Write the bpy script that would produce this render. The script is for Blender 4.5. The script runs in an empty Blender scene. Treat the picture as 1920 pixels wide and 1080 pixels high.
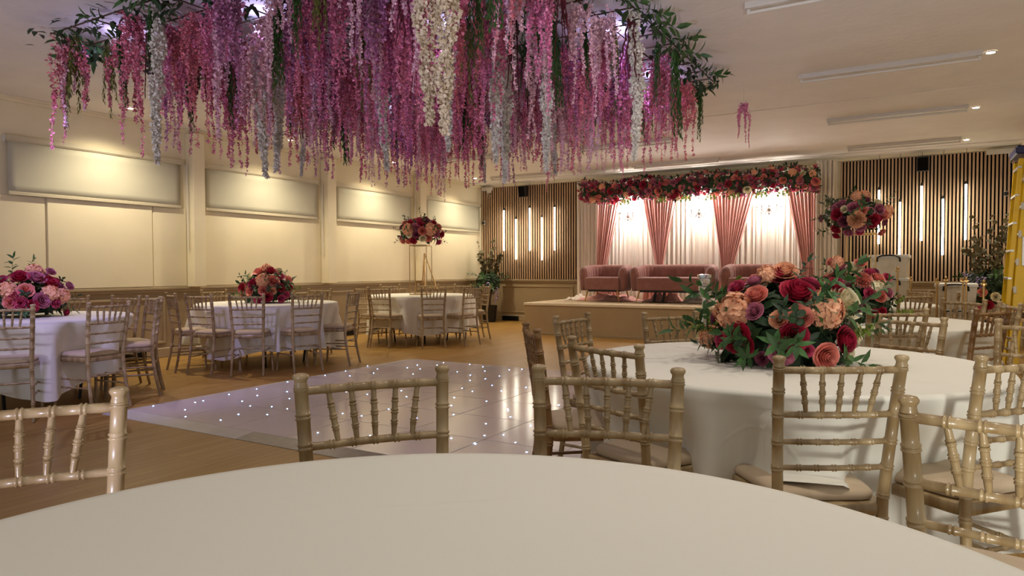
import bpy, math, random
from mathutils import Vector, Matrix, Euler
R = math.radians
PI = math.pi
S = bpy.context.scene
COL = S.collection
rnd = random.Random(7)

# ------------------------------------------------------------ camera model
FPX, YAW, PITCH, ROLL, CH = 1285.06, 0.5301, -0.0269, -0.0032, 1.157
_f = Vector((-math.sin(YAW)*math.cos(PITCH), math.cos(YAW)*math.cos(PITCH), math.sin(PITCH)))
_r = Vector((math.cos(YAW), math.sin(YAW), 0))
_u = _r.cross(_f)
CR = _r*math.cos(ROLL) + _u*math.sin(ROLL)
CU = -_r*math.sin(ROLL) + _u*math.cos(ROLL)
CAM = Vector((0, 0, CH))
def ray(px, py):
    return _f + CR*((px-960)/FPX) - CU*((py-540)/FPX)
def on_z(px, py, z):
    d = ray(px, py); return CAM + d*((z-CH)/d.z)
def on_y(px, py, y):
    d = ray(px, py); return CAM + d*(y/d.y)
def heading(px):
    d = ray(px, 505); return math.atan2(d.x, d.y)

# ------------------------------------------------------------ mesh builder
class MB:
    def __init__(s): s.v = []; s.f = []; s.m = []; s.cur = 0
    def add(s, vs, fs):
        b = len(s.v); s.v.extend([tuple(v) for v in vs])
        s.f.extend([tuple(b+i for i in f) for f in fs]); s.m.extend([s.cur]*len(fs))
    def box(s, x0, x1, y0, y1, z0, z1, M=None):
        vs = [Vector(p) for p in ((x0,y0,z0),(x1,y0,z0),(x1,y1,z0),(x0,y1,z0),(x0,y0,z1),(x1,y0,z1),(x1,y1,z1),(x0,y1,z1))]
        if M: vs = [M @ v for v in vs]
        s.add(vs, [(0,3,2,1),(4,5,6,7),(0,1,5,4),(1,2,6,5),(2,3,7,6),(3,0,4,7)])
    def bbox(s, x0, x1, y0, y1, z0, z1, b=.006, M=None):
        # box with chamfered edges
        def ring(z, i): return [(x0+i,y0+b,z),(x0+b,y0+i,z),(x1-b,y0+i,z),(x1-i,y0+b,z),(x1-i,y1-b,z),(x1-b,y1-i,z),(x0+b,y1-i,z),(x0+i,y1-b,z)]
        L = [ring(z0, b), ring(z0+b, 0), ring(z1-b, 0), ring(z1, b)]
        s.loops([[Vector(p) if not M else M @ Vector(p) for p in l] for l in L], True)
    def loops(s, L, cap=False):
        n = len(L[0]); vs = [p for l in L for p in l]; fs = []
        for i in range(len(L)-1):
            for j in range(n):
                k = (j+1) % n; fs.append((i*n+j, i*n+k, (i+1)*n+k, (i+1)*n+j))
        if cap:
            fs.append(tuple(range(n-1, -1, -1))); fs.append(tuple((len(L)-1)*n+j for j in range(n)))
        s.add(vs, fs)
    def grid(s, G, closed=False):
        nr, nc = len(G), len(G[0]); vs = [p for r_ in G for p in r_]; fs = []
        for i in range(nr-1):
            for j in range(nc if closed else nc-1):
                k = (j+1) % nc; fs.append((i*nc+j, i*nc+k, (i+1)*nc+k, (i+1)*nc+j))
        s.add(vs, fs)
    def tube(s, pts, rad, n=8, cap=True):
        pts = [Vector(p) for p in pts]
        if not isinstance(rad, (list, tuple)): rad = [rad]*len(pts)
        L = []; t0 = None
        for i, p in enumerate(pts):
            t = (pts[min(i+1, len(pts)-1)] - pts[max(i-1, 0)])
            t = t.normalized() if t.length > 1e-9 else Vector((0,0,1))
            if t0 is None:
                a = Vector((1,0,0)) if abs(t.x) < .8 else Vector((0,1,0))
                nrm = (a - t*a.dot(t)).normalized()
            else:
                nrm = (nrm - t*nrm.dot(t)).normalized()
            t0 = t; bn = t.cross(nrm)
            L.append([p + (nrm*math.cos(2*PI*k/n) + bn*math.sin(2*PI*k/n))*rad[i] for k in range(n)])
        s.loops(L, cap)
    def lathe(s, prof, n=16, c=(0,0,0), cap=True):
        s.loops([[Vector((c[0]+r_*math.cos(2*PI*k/n), c[1]+r_*math.sin(2*PI*k/n), c[2]+z)) for k in range(n)] for r_, z in prof], cap)
    def ball(s, c, r_, n=8, m=5, sc=(1,1,1)):
        c = Vector(c)
        L = []
        for i in range(m+1):
            a = -PI/2 + PI*i/m; q = max(math.cos(a), .02)
            L.append([c + Vector((r_*q*math.cos(2*PI*k/n)*sc[0], r_*q*math.sin(2*PI*k/n)*sc[1], r_*math.sin(a)*sc[2])) for k in range(n)])
        s.loops(L, True)
    def mesh(s, name, mats, smooth=True, sharp=None):
        me = bpy.data.meshes.new(name); me.from_pydata(s.v, [], s.f)
        for m in (mats if isinstance(mats, (list, tuple)) else [mats]): me.materials.append(m)
        if any(s.m): me.polygons.foreach_set('material_index', s.m)
        me.polygons.foreach_set('use_smooth', [smooth]*len(s.f))
        me.update()
        if smooth and sharp is not None:
            me.set_sharp_from_angle(angle=R(sharp))
        return me
    def build(s, name, mats, parent=None, smooth=True, sharp=40):
        return put(name, s.mesh(name, mats, smooth, sharp), parent)
def put(name, me, parent=None, M=None):
    o = bpy.data.objects.new(name, me); COL.objects.link(o)
    if parent: o.parent = parent
    if M is not None: o.matrix_basis = M
    return o
def tag(o, label=None, cat=None, group=None, kind=None):
    if label: o['label'] = label
    if cat: o['category'] = cat
    if group: o['group'] = group
    if kind: o['kind'] = kind
    return o
def empty(name, loc=(0,0,0), rz=0, label=None, cat=None, group=None):
    o = bpy.data.objects.new(name, None); COL.objects.link(o)
    o.location = loc; o.rotation_euler = (0,0,rz); o.empty_display_size = .1
    return tag(o, label, cat, group)
def struct(o): o['kind'] = 'structure'; return o
def copy_tree(o, parent=None):
    c = o.copy(); COL.objects.link(c)
    if parent: c.parent = parent
    for ch in KIDS.get(o.name, o.children): copy_tree(ch, c)
    return c
KIDS = {}
def align(n, spin=0.0):
    n = Vector(n).normalized()
    return (n.to_track_quat('Z', 'Y') @ Euler((0,0,spin)).to_quaternion()).to_matrix().to_4x4()

# ------------------------------------------------------------ materials
def lin(c):
    return tuple(((x/255/12.92) if x/255 <= .04045 else ((x/255+.055)/1.055)**2.4) for x in c) + (1,)
def mat(name, rgb, rough=.6, metal=0.0, var=0.0, scale=8.0, stretch=(1,1,1), bump=0.0, bscale=40, island=0.0, obj=0.0, emit=None, strength=0, coat=0, trans=0, alpha=1, spec=.5, dark=None, sheen=0):
    m = bpy.data.materials.new(name); m.use_nodes = True
    nt = m.node_tree; N = nt.nodes; K = nt.links; b = N['Principled BSDF']
    c = lin(rgb)
    b.inputs['Base Color'].default_value = c
    b.inputs['Roughness'].default_value = rough; b.inputs['Metallic'].default_value = metal
    b.inputs['Specular IOR Level'].default_value = spec
    if coat: b.inputs['Coat Weight'].default_value = coat; b.inputs['Coat Roughness'].default_value = .15
    if trans: b.inputs['Transmission Weight'].default_value = trans
    if alpha < 1: b.inputs['Alpha'].default_value = alpha
    if sheen: b.inputs['Sheen Weight'].default_value = sheen; b.inputs['Sheen Roughness'].default_value = .4
    if emit:
        b.inputs['Emission Color'].default_value = lin(emit); b.inputs['Emission Strength'].default_value = strength
    src = None
    if var or dark:
        tc = N.new('ShaderNodeTexCoord'); mp = N.new('ShaderNodeMapping'); no = N.new('ShaderNodeTexNoise')
        mp.inputs['Scale'].default_value = stretch; no.inputs['Scale'].default_value = scale; no.inputs['Detail'].default_value = 6
        K.new(tc.outputs['Object'], mp.inputs['Vector']); K.new(mp.outputs[0], no.inputs['Vector'])
        rp = N.new('ShaderNodeValToRGB'); rp.color_ramp.elements[0].position = .32; rp.color_ramp.elements[1].position = .68
        d = lin(dark) if dark else tuple(x*(1-var) for x in c[:3])+(1,)
        rp.color_ramp.elements[0].color = d; rp.color_ramp.elements[1].color = tuple(min(1, x*(1+var)) for x in c[:3])+(1,)
        K.new(no.outputs[0], rp.inputs[0]); src = rp.outputs[0]
    if island or obj:
        hs = N.new('ShaderNodeHueSaturation')
        if src: K.new(src, hs.inputs['Color'])
        else: hs.inputs['Color'].default_value = c
        val = None
        if island:
            g = N.new('ShaderNodeNewGeometry'); mr = N.new('ShaderNodeMapRange')
            mr.inputs['To Min'].default_value = 1-island; mr.inputs['To Max'].default_value = 1+island
            K.new(g.outputs['Random Per Island'], mr.inputs['Value']); val = mr.outputs[0]
            K.new(val, hs.inputs['Value'])
        if obj:
            oi = N.new('ShaderNodeObjectInfo'); m2 = N.new('ShaderNodeMapRange')
            m2.inputs['To Min'].default_value = .5-obj*.12; m2.inputs['To Max'].default_value = .5+obj*.12
            K.new(oi.outputs['Random'], m2.inputs['Value']); K.new(m2.outputs[0], hs.inputs['Hue'])
        src = hs.outputs[0]
    if src: K.new(src, b.inputs['Base Color'])
    if bump:
        tc = N.new('ShaderNodeTexCoord'); mp = N.new('ShaderNodeMapping'); no = N.new('ShaderNodeTexNoise'); bp = N.new('ShaderNodeBump')
        mp.inputs['Scale'].default_value = stretch
        no.inputs['Scale'].default_value = bscale; no.inputs['Detail'].default_value = 5
        bp.inputs['Strength'].default_value = bump; bp.inputs['Distance'].default_value = .01
        K.new(tc.outputs['Object'], mp.inputs['Vector']); K.new(mp.outputs[0], no.inputs['Vector'])
        K.new(no.outputs[0], bp.inputs['Height']); K.new(bp.outputs[0], b.inputs['Normal'])
    return m

M = {}
M['wall_cream'] = mat('wall_cream', (232,221,192), .7, var=.03, scale=2)
M['wall_taupe'] = mat('wall_taupe', (160,140,108), .6, var=.04, scale=3)
M['trim_taupe'] = mat('trim_taupe', (166,147,115), .5)
M['ceiling'] = mat('ceiling_plaster', (232,226,220), .75, var=.03, scale=3, bump=.5, bscale=14)
M['blind'] = mat('blind_fabric', (190,186,168), .8, var=.02, scale=300, spec=.2)
M['blind_bar'] = mat('blind_bar', (196,186,162), .5)
M['white_metal'] = mat('white_enamel', (205,200,194), .4)
M['white_plastic'] = mat('white_plastic', (214,210,202), .35)
M['slat'] = mat('oak_slat', (190,156,124), .55, var=.10, scale=5, stretch=(8,8,.6))
M['felt'] = mat('black_felt', (14,13,13), .95, spec=.1)
M['black'] = mat('black_plastic', (16,16,18), .45)
M['gold'] = mat('gold_metal', (190,158,106), .32, metal=1.0, var=.06, scale=10)
M['brass_leg'] = mat('brass_leg', (190,150,90), .35, metal=.9)
M['cloth'] = mat('white_tablecloth', (229,227,217), .8, bump=.10, bscale=3.5, spec=.2)
M['wood'] = mat('limewashed_wood', (176,154,116), .36, var=.08, scale=18, stretch=(1,1,.14), dark=(126,100,62), coat=.3)
M['wood_shaded'] = mat('shaded_chair_wood', (150,114,72), .4, var=.1, scale=12, stretch=(1,1,.2), dark=(112,80,44), coat=.25)  # the limewashed wood again, with shade put into a darker colour
M['cushion'] = mat('beige_suede', (196,176,150), .85, var=.05, scale=12, sheen=.2, spec=.2)
M['velvet'] = mat('dusty_pink_velvet', (146,101,93), .75, var=.10, scale=9, sheen=.45, spec=.2)
M['drape_white'] = mat('ivory_voile', (236,226,212), .75, spec=.2)
M['drape_pink'] = mat('dusty_pink_satin', (222,166,156), .5, spec=.4, var=.03, scale=6)
M['stage_side'] = mat('stage_fascia', (178,156,118), .6, var=.04, scale=3)
M['stage_top'] = mat('stage_carpet', (205,186,158), .9, var=.05, scale=40, spec=.1)
M['cream_edge'] = mat('cream_edging', (236,222,190), .5)
M['dance'] = mat('white_gloss_panel', (226,216,216), .14, var=.03, scale=1.5, spec=.6)
M['ramp'] = mat('white_vinyl_ramp', (196,190,188), .4, var=.06, scale=6)
M['ramp_metal'] = mat('aluminium_ramp', (150,148,150), .35, metal=.7, var=.1, scale=20)
M['seam'] = mat('panel_seam', (40,36,36), .6)
M['led'] = mat('led_point', (230,240,255), .3, emit=(130,180,255), strength=22)
M['chrome'] = mat('chrome', (215,215,220), .12, metal=1.0)
M['crystal'] = mat('crystal_glass', (245,245,250), .03, trans=.9, spec=.7)
M['acrylic'] = mat('clear_acrylic', (235,238,240), .06, trans=.85, spec=.6)
M['shade_glow'] = mat('glowing_white_shade', (255,250,245), .5, emit=(255,244,236), strength=14)
M['tube_glow'] = mat('glowing_tube', (255,255,250), .4, emit=(255,250,228), strength=9)
M['lamp_glow'] = mat('downlight_lens', (255,250,240), .4, emit=(255,240,214), strength=40)
M['yellow'] = mat('yellow_fibreglass', (236,196,4), .4, var=.04, scale=6)
M['navy'] = mat('navy_plastic', (28,32,84), .45)
M['alu'] = mat('bare_aluminium', (190,188,184), .35, metal=.8, var=.08, scale=20)
M['red'] = mat('red_cloth', (170,22,34), .7)
M['box_plastic'] = mat('milky_box_plastic', (222,212,192), .35, var=.05, scale=5, trans=.15)
M['dark_leaf'] = mat('dark_green_leaf', (38,64,34), .5, island=.4, var=.2, scale=20)
M['mid_leaf'] = mat('mid_green_leaf', (58,96,46), .5, island=.4, var=.15, scale=20)
M['lime_leaf'] = mat('lime_green_leaf', (132,150,62), .55, island=.25)
M['olive_leaf'] = mat('dry_olive_leaf', (112,104,74), .65, island=.3)
M['bark'] = mat('brown_stem', (84,62,44), .8, var=.2, scale=20)
M['log'] = mat('log_slice_wood', (196,160,112), .7, var=.15, scale=9)
M['crimson'] = mat('crimson_petal', (172,34,64), .55, island=.22, var=.12, scale=30)
M['magenta'] = mat('magenta_petal', (200,78,114), .55, island=.2, var=.12, scale=30)
M['mauve'] = mat('dusty_mauve_petal', (194,118,142), .55, island=.18, var=.14, scale=30)
M['plum'] = mat('plum_petal', (142,72,96), .55, island=.2, var=.14, scale=30)
M['peach'] = mat('peach_petal', (238,178,142), .6, island=.14, var=.08, scale=30)
M['coral'] = mat('coral_pink_petal', (230,144,130), .55, island=.16, var=.12, scale=30)
M['cream'] = mat('cream_petal', (238,228,196), .6, island=.08)
M['lilac'] = mat('lilac_petal', (176,158,204), .6, island=.2)
M['wis_pink'] = mat('pink_blossom', (218,128,156), .6, island=.5, obj=.2)
M['wis_blush'] = mat('blush_blossom', (231,186,198), .6, island=.34, obj=.2)
M['wis_mauve'] = mat('mauve_blossom', (190,124,160), .6, island=.45, obj=.2)
M['wis_white'] = mat('white_blossom', (226,220,210), .6, island=.12)
M['wis_cream'] = mat('cream_blossom', (232,216,186), .6, island=.12)
M['wis_red'] = mat('burgundy_blossom', (96,18,34), .6, island=.3)
M['wis_olive'] = mat('trailing_olive_leaf', (112,116,52), .55, island=.35)
M['wis_green'] = mat('trailing_green_leaf', (60,92,40), .5, island=.35)

def floor_material():
    m = bpy.data.materials.new('strip_wood_floor'); m.use_nodes = True
    nt = m.node_tree; N = nt.nodes; K = nt.links; b = N['Principled BSDF']
    tc = N.new('ShaderNodeTexCoord'); mp = N.new('ShaderNodeMapping'); br = N.new('ShaderNodeTexBrick')
    mp.inputs['Rotation'].default_value = (0,0,R(90))
    K.new(tc.outputs['Object'], mp.inputs['Vector']); K.new(mp.outputs[0], br.inputs['Vector'])
    br.inputs['Scale'].default_value = 1; br.inputs['Brick Width'].default_value = 1.3; br.inputs['Row Height'].default_value = .075
    br.inputs['Mortar Size'].default_value = .0015; br.inputs['Mortar Smooth'].default_value = .3
    br.inputs['Color1'].default_value = lin((182,144,80)); br.inputs['Color2'].default_value = lin((172,130,64)); br.inputs['Mortar'].default_value = lin((112,80,36))
    m2 = N.new('ShaderNodeMapping'); m2.inputs['Scale'].default_value = (14,.7,1); no = N.new('ShaderNodeTexNoise'); no.inputs['Scale'].default_value = 3; no.inputs['Detail'].default_value = 6
    K.new(tc.outputs['Object'], m2.inputs['Vector']); K.new(m2.outputs[0], no.inputs['Vector'])
    mx = N.new('ShaderNodeMix'); mx.data_type = 'RGBA'; mx.blend_type = 'MULTIPLY'; mx.inputs[0].default_value = .45
    rp = N.new('ShaderNodeValToRGB'); rp.color_ramp.elements[0].position = .3; rp.color_ramp.elements[0].color = (.55,.5,.45,1); rp.color_ramp.elements[1].position = .7
    K.new(no.outputs[0], rp.inputs[0]); K.new(br.outputs[0], mx.inputs[6]); K.new(rp.outputs[0], mx.inputs[7]); K.new(mx.outputs[2], b.inputs['Base Color'])
    b.inputs['Roughness'].default_value = .34
    return m
M['floor'] = floor_material()

def creased_cloth():
    m = M['cloth'].copy(); m.name = 'white_tablecloth_creased'; nt = m.node_tree; N = nt.nodes; K = nt.links; b = N['Principled BSDF']
    old = b.inputs['Normal'].links[0].from_node
    tc = N.new('ShaderNodeTexCoord'); no = N.new('ShaderNodeTexNoise'); no.inputs['Scale'].default_value = 1.6
    K.new(tc.outputs['Object'], no.inputs['Vector'])
    ad = N.new('ShaderNodeVectorMath'); ad.operation = 'MULTIPLY_ADD'; ad.inputs[1].default_value = (.35,.35,0)
    K.new(no.outputs['Color'], ad.inputs[0]); K.new(tc.outputs['Object'], ad.inputs[2])
    vo = N.new('ShaderNodeTexVoronoi'); vo.feature = 'DISTANCE_TO_EDGE'; vo.inputs['Scale'].default_value = 3.2; K.new(ad.outputs[0], vo.inputs['Vector'])
    mr = N.new('ShaderNodeMapRange'); mr.inputs['From Min'].default_value = 0; mr.inputs['From Max'].default_value = .045; mr.inputs['To Min'].default_value = 1; mr.inputs['To Max'].default_value = 0; mr.interpolation_type = 'SMOOTHSTEP'
    K.new(vo.outputs['Distance'], mr.inputs['Value'])
    n2 = N.new('ShaderNodeTexNoise'); n2.inputs['Scale'].default_value = 2.7; K.new(tc.outputs['Object'], n2.inputs['Vector'])
    r2 = N.new('ShaderNodeMapRange'); r2.inputs['From Min'].default_value = .5; r2.inputs['From Max'].default_value = .68; K.new(n2.outputs[0], r2.inputs['Value'])
    mu = N.new('ShaderNodeMath'); mu.operation = 'MULTIPLY'; K.new(mr.outputs[0], mu.inputs[0]); K.new(r2.outputs[0], mu.inputs[1])
    bp = N.new('ShaderNodeBump'); bp.inputs['Strength'].default_value = .35; bp.inputs['Distance'].default_value = .006
    K.new(mu.outputs[0], bp.inputs['Height']); K.new(old.outputs[0], bp.inputs['Normal']); K.new(bp.outputs[0], b.inputs['Normal'])
    return m
M['cloth_creased'] = creased_cloth()
# ------------------------------------------------------------ room shell
XL, YB, XR, YF, HC = -8.63, 13.36, 1.42, -1.4, 3.08
def slab(name, mat_, *b):
    mb = MB(); mb.box(*b); return struct(mb.build(name, mat_, smooth=False))
slab('floor', M['floor'], XL-.2, XR+.2, YF-.2, YB+.2, -.1, 0)
slab('ceiling', M['ceiling'], XL-.2, XR+.2, YF-.2, YB+.2, HC, HC+.1)
def wall(name, b_low, b_up):
    mb = MB(); mb.box(*b_low); mb.cur = 1; mb.box(*b_up)
    return struct(mb.build(name, [M['wall_taupe'], M['wall_cream']], smooth=False))
DZ = .915
wall('wall_left', (XL-.2, XL, YF-.2, YB+.2, 0, DZ), (XL-.2, XL, YF-.2, YB+.2, DZ, HC))
wall('wall_back', (XL, XR, YB, YB+.2, 0, DZ), (XL, XR, YB, YB+.2, DZ, HC))
wall('wall_right', (XR, XR+.2, 3.0, YB+.2, 0, DZ), (XR, XR+.2, 3.0, YB+.2, DZ, HC))
trims = 0
def trim(mat_, boxes, chamf=.004):
    global trims; trims += 1
    mb = MB()
    for b in boxes: mb.bbox(*b, b=chamf)
    return struct(mb.build('trim_%d' % trims, mat_, smooth=False))
# dado rails, ledge and cap
trim(M['trim_taupe'], [(XL, XL+.045, YF, YB, .905, .935), (XL, XL+.025, YF, YB, .87, .905)])
trim(M['trim_taupe'], [(XL+.05, XR, YB-.045, YB, .905, .935), (XL+.05, XR, YB-.025, YB, .87, .905)])
# ceiling coving
trim(M['wall_cream'], [(XL, XL+.04, YF, YB, HC-.05, HC), (XL, XL+.09, YF, YB, HC-.018, HC)])
trim(M['wall_cream'], [(XL+.09, XR, YB-.03, YB, HC-.05, HC)])
trim(M['ceiling'], [(XL+.09, XR-.02, 12.72, 12.80, HC-.02, HC)], .002)
trim(M['ceiling'], [(-2.5, XR-.02, 8.75, 8.78, HC-.006, HC)], .002)
# pilasters between the blinds
for y0, y1, d in ((5.88, 6.06, .17), (8.36, 8.56, .17), (10.86, 11.06, .17)):
    trim(M['wall_cream'], [(XL, XL+d, y0, y1, .936, HC-.05)], .006)
trim(M['wall_cream'], [(XR-.12, XR, 9.9, 10.2, .2, HC-.02)], .006)
# boards covering the old windows
trim(M['wall_cream'], [(XL, XL+.022, 4.12, 5.38, .95, 2.0)], .003)
trim(M['wall_cream'], [(XL, XL+.012, 5.40, 5.87, .95, 2.0), (XL, XL+.012, 2.6, 4.10, .95, 2.0)], .003)
trim(M['wall_cream'], [(XL, XL+.012, 6.08, 8.34, .95, 2.0)], .003)
trim(M['wall_cream'], [(XL, XL+.012, 8.6, 10.84, .95, 2.0)], .003)
trim(M['wall_cream'], [(XL, XL+.012, 11.1, 13.2, .95, 2.0)], .003)
# raised moulding frames on the dado
def mould(wall_, a0, a1, z0, z1, w=.03, d=.018):
    if wall_ == 'l':
        B = [(XL, XL+d, a0, a1, z1-w, z1), (XL, XL+d, a0, a1, z0, z0+w), (XL, XL+d, a0, a0+w, z0+w, z1-w), (XL, XL+d, a1-w, a1, z0+w, z1-w)]
    else:
        B = [(a0, a1, YB-d, YB, z1-w, z1), (a0, a1, YB-d, YB, z0, z0+w), (a0, a0+w, YB-d, YB, z0+w, z1-w), (a1-w, a1, YB-d, YB, z0+w, z1-w)]
    trim(M['trim_taupe'], B)
for a in ((1.0, 3.1), (3.35, 5.55), (5.95, 8.1), (8.5, 10.6), (10.95, 13.0)): mould('l', a[0], a[1], .19, .80)
mould('b', -8.1, -6.3, .19, .80); mould('b', -.9, 1.1, .19, .80)
def base(name, b):
    mb = MB(); mb.bbox(*b, b=.008); struct(mb.build(name, M['trim_taupe'], smooth=False))
base('baseboard_left', (XL, XL+.03, YF, YB, 0, .13))
base('baseboard_back', (XL+.03, XR, YB-.03, YB, 0, .13))
base('baseboard_right', (XR-.03, XR, 3.0, YB-.03, 0, .13))

# ------------------------------------------------------------ vents low on the dado
def vent(loc, rz, w, label):
    e = empty('floor_vent', loc, rz, label, 'vent', 'black floor vents in the dado')
    mb = MB(); mb.bbox(-w/2, w/2, -.03, 0, 0, .10, b=.004); mb.build('vent_box', M['black'], e, smooth=False)
    mb = MB()
    for k in range(5): mb.box(-w/2+.015, w/2-.015, -.034, -.03, .015+k*.017, .023+k*.017)
    mb.build('grille', M['felt'], e, smooth=False)
vent((-7.85, YB-.031, .012), 0, .42, 'black floor vent in the end wall beside the stage corner')
vent((XL+.031, 5.1, .012), R(90), .3, 'black floor vent in the blind wall behind the middle round table')
vent((XL+.031, 9.0, .012), R(90), .3, 'black floor vent in the blind wall behind the table under the tall flower stand')

# ------------------------------------------------------------ roller blinds
def blind(y0, y1, label, x=None, sgn=1, ztop=2.66, zbot=2.01, chain=True):
    L = y1-y0
    e = empty('roller_blind', (XL if x is None else x, (y0+y1)/2, ztop-.05), 0 if sgn > 0 else PI, label, 'blind', 'roller blinds high on the walls')
    mb = MB(); mb.tube([(.036,-L/2+.012,0),(.036,L/2-.012,0)], .026, 14); mb.build('roller_tube', M['blind_bar'], e)
    mb = MB(); mb.bbox(.060,.066,-L/2,L/2,-.004,.045,b=.002); mb.box(0,.062,-L/2,L/2,.040,.048); mb.build('fascia', M['blind_bar'], e, smooth=False)
    mb = MB(); h = ztop-.05-zbot
    mb.grid([[(.044+.003*math.sin(k*.7+j*2.1), -L/2+.03+(L-.06)*k/24, -.01-(h-.02)*j/6) for k in range(25)] for j in range(7)])
    fb = mb.build('fabric', M['blind'], e); sd = fb.modifiers.new('thickness', 'SOLIDIFY'); sd.thickness = .002
    mb = MB(); mb.bbox(.036,.054,-L/2+.03,L/2-.03,-h-.01,-h+.03,b=.004); mb.build('bottom_bar', M['blind_bar'], e, smooth=False)
    for s in (-1,1):
        mb = MB(); mb.bbox(0,.062,s*(L/2-.002)-.006,s*(L/2-.002)+.006,-.035,.04,b=.003); mb.build('bracket', M['white_plastic'], e, smooth=False)
    if chain:
        mb = MB(); y = L/2+.03
        mb.tube([(.085,y,0),(.09,y,-.5),(.09,y+.005,-1.15),(.095,y+.015,-1.2),(.1,y+.02,-1.15),(.1,y+.01,-.5),(.1,y,0)], .004, 5)
        mb.build('chain', M['white_plastic'], e)
blind(3.69, 5.80, 'grey roller blind on the window bay furthest from the stage')
blind(6.12, 8.27, 'grey roller blind on the bay behind the middle round table')
blind(8.65, 10.75, 'grey roller blind on the bay beside the tall flower stand')
blind(11.17, 13.22, 'grey roller blind on the bay next to the slatted end wall', chain=False)
blind(10.3, 13.1, 'white roller blind on the wall by the yellow ladder', XR, -1, 2.74, 1.98, chain=False)

# ------------------------------------------------------------ ceiling battens and downlights
def batten(x0, x1, y, label, tube=True):
    L = x1-x0
    e = empty('fluorescent_batten', ((x0+x1)/2, y, HC), 0, label, 'ceiling light', 'fluorescent battens on the ceiling')
    mb = MB(); mb.loops([[Vector((s*(L/2), a, b)) for a, b in ((-.03,0),(-.03,-.028),(-.022,-.042),(.022,-.042),(.03,-.028),(.03,0))] for s in (-1,1)], True)
    mb.build('body', M['white_metal'], e, smooth=False)
    for s in (-1,1):
        mb = MB(); mb.bbox(s*L/2-.006, s*L/2+.006, -.032, .032, -.045, -.001, b=.003); mb.build('end_cap', M['white_plastic'], e, smooth=False)
        mb = MB(); mb.bbox(s*(L/2-.018)-.012, s*(L/2-.018)+.012, -.012, .012, -.085, -.043, b=.004); mb.build('lamp_holder', M['white_plastic'], e, smooth=False)
    if tube:
        mb = MB(); mb.tube([(-L/2+.03,0,-.07),(L/2-.03,0,-.07)], .013, 12); mb.build('tube', M['white_plastic'], e)
batten(-1.07, .45, 5.2, 'fluorescent batten at the top edge of the frame beside the flower canopy')
batten(-1.0, .5, 7.38, 'long white fluorescent batten nearer the flower canopy by the bright downlight')
batten(-.98, .53, 9.72, 'white fluorescent batten second from the slatted end wall')
batten(-.92, .58, 12.06, 'white fluorescent batten just before the slatted wall with the speaker')
batten(-4.56, -3.05, 9.9, 'fluorescent batten glimpsed through the hanging flower tails before the stage')
batten(-4.46, -2.92, 12.05, 'fluorescent batten right above the floral garland of the stage')
batten(-7.5, -6.02, 9.7, 'fluorescent batten behind the green flower tails near the blind wall')
batten(-7.6, -6.08, 12.12, 'fluorescent batten before the slatted panel beside the stage curtain')
def downlight(x, y, label):
    e = empty('downlight', (x, y, HC), 0, label, 'ceiling spotlight', 'recessed ceiling downlights')
    mb = MB(); mb.lathe([(.05,-.001),(.05,-.006),(.036,-.010),(.034,-.004)], 20, cap=False); mb.build('rim', M['white_plastic'], e)
    mb = MB(); mb.lathe([(.034,-.0065),(.02,-.010),(.004,-.011)], 18); mb.build('lens', M['lamp_glow'], e)
    l = bpy.data.lights.new('downlight_beam', 'SPOT'); l.energy = DOWN_W; l.color = (1,.87,.62); l.spot_size = R(140); l.spot_blend = 1.0; l.shadow_soft_size = .04
    o = bpy.data.objects.new('downlight_beam', l); COL.objects.link(o); o.parent = e; o.location = (0,0,-.03)
    return l
DOWN_W = 100
for x, y, t in ((-8.0, 4.75, 'furthest from the stage on the blind side'), (-7.95, 7.12, 'over the middle round table wall'), (-8.0, 9.52, 'beside the blind behind the tall flower stand'),
                (-7.97, 12.08, 'in the corner by the slatted panel')):
    downlight(x, y, 'small round downlight ' + t)
for x, y, t in ((.57, 7.46, 'past the end of the longest batten, flaring brightly'), (.62, 9.92, 'past the end of the second batten'), (.66, 12.33, 'nearest the ladder corner of the slatted wall')):
    l = downlight(x, y, 'small round downlight ' + t); l.energy = 46; l.color = (1,.88,.70)

# ------------------------------------------------------------ slatted wall panels
def slats(x0, x1, pitch, label):
    e = empty('slatted_wall_panel', ((x0+x1)/2, YB, .94), 0, label, 'wall panel')
    W = x1-x0; mb = MB(); mb.box(-W/2, W/2, -.015, -.001, 0, 2.08); mb.build('felt_backing', M['felt'], e, smooth=False)
    mb = MB(); n = int(W/pitch)
    for k in range(n):
        x = -W/2+.014+k*(W-.028)/(n-1); mb.bbox(x-.0135, x+.0135, -.042, -.015, 0, 2.08, b=.002)
    mb.build('slats', M['slat'], e, smooth=False)
slats(-8.6, -6.12, .0575, 'oak slatted wall panel between the window corner and the stage')
slats(-1.12, 1.40, .0505, 'oak slatted wall panel behind the storage boxes and ladder')

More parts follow.
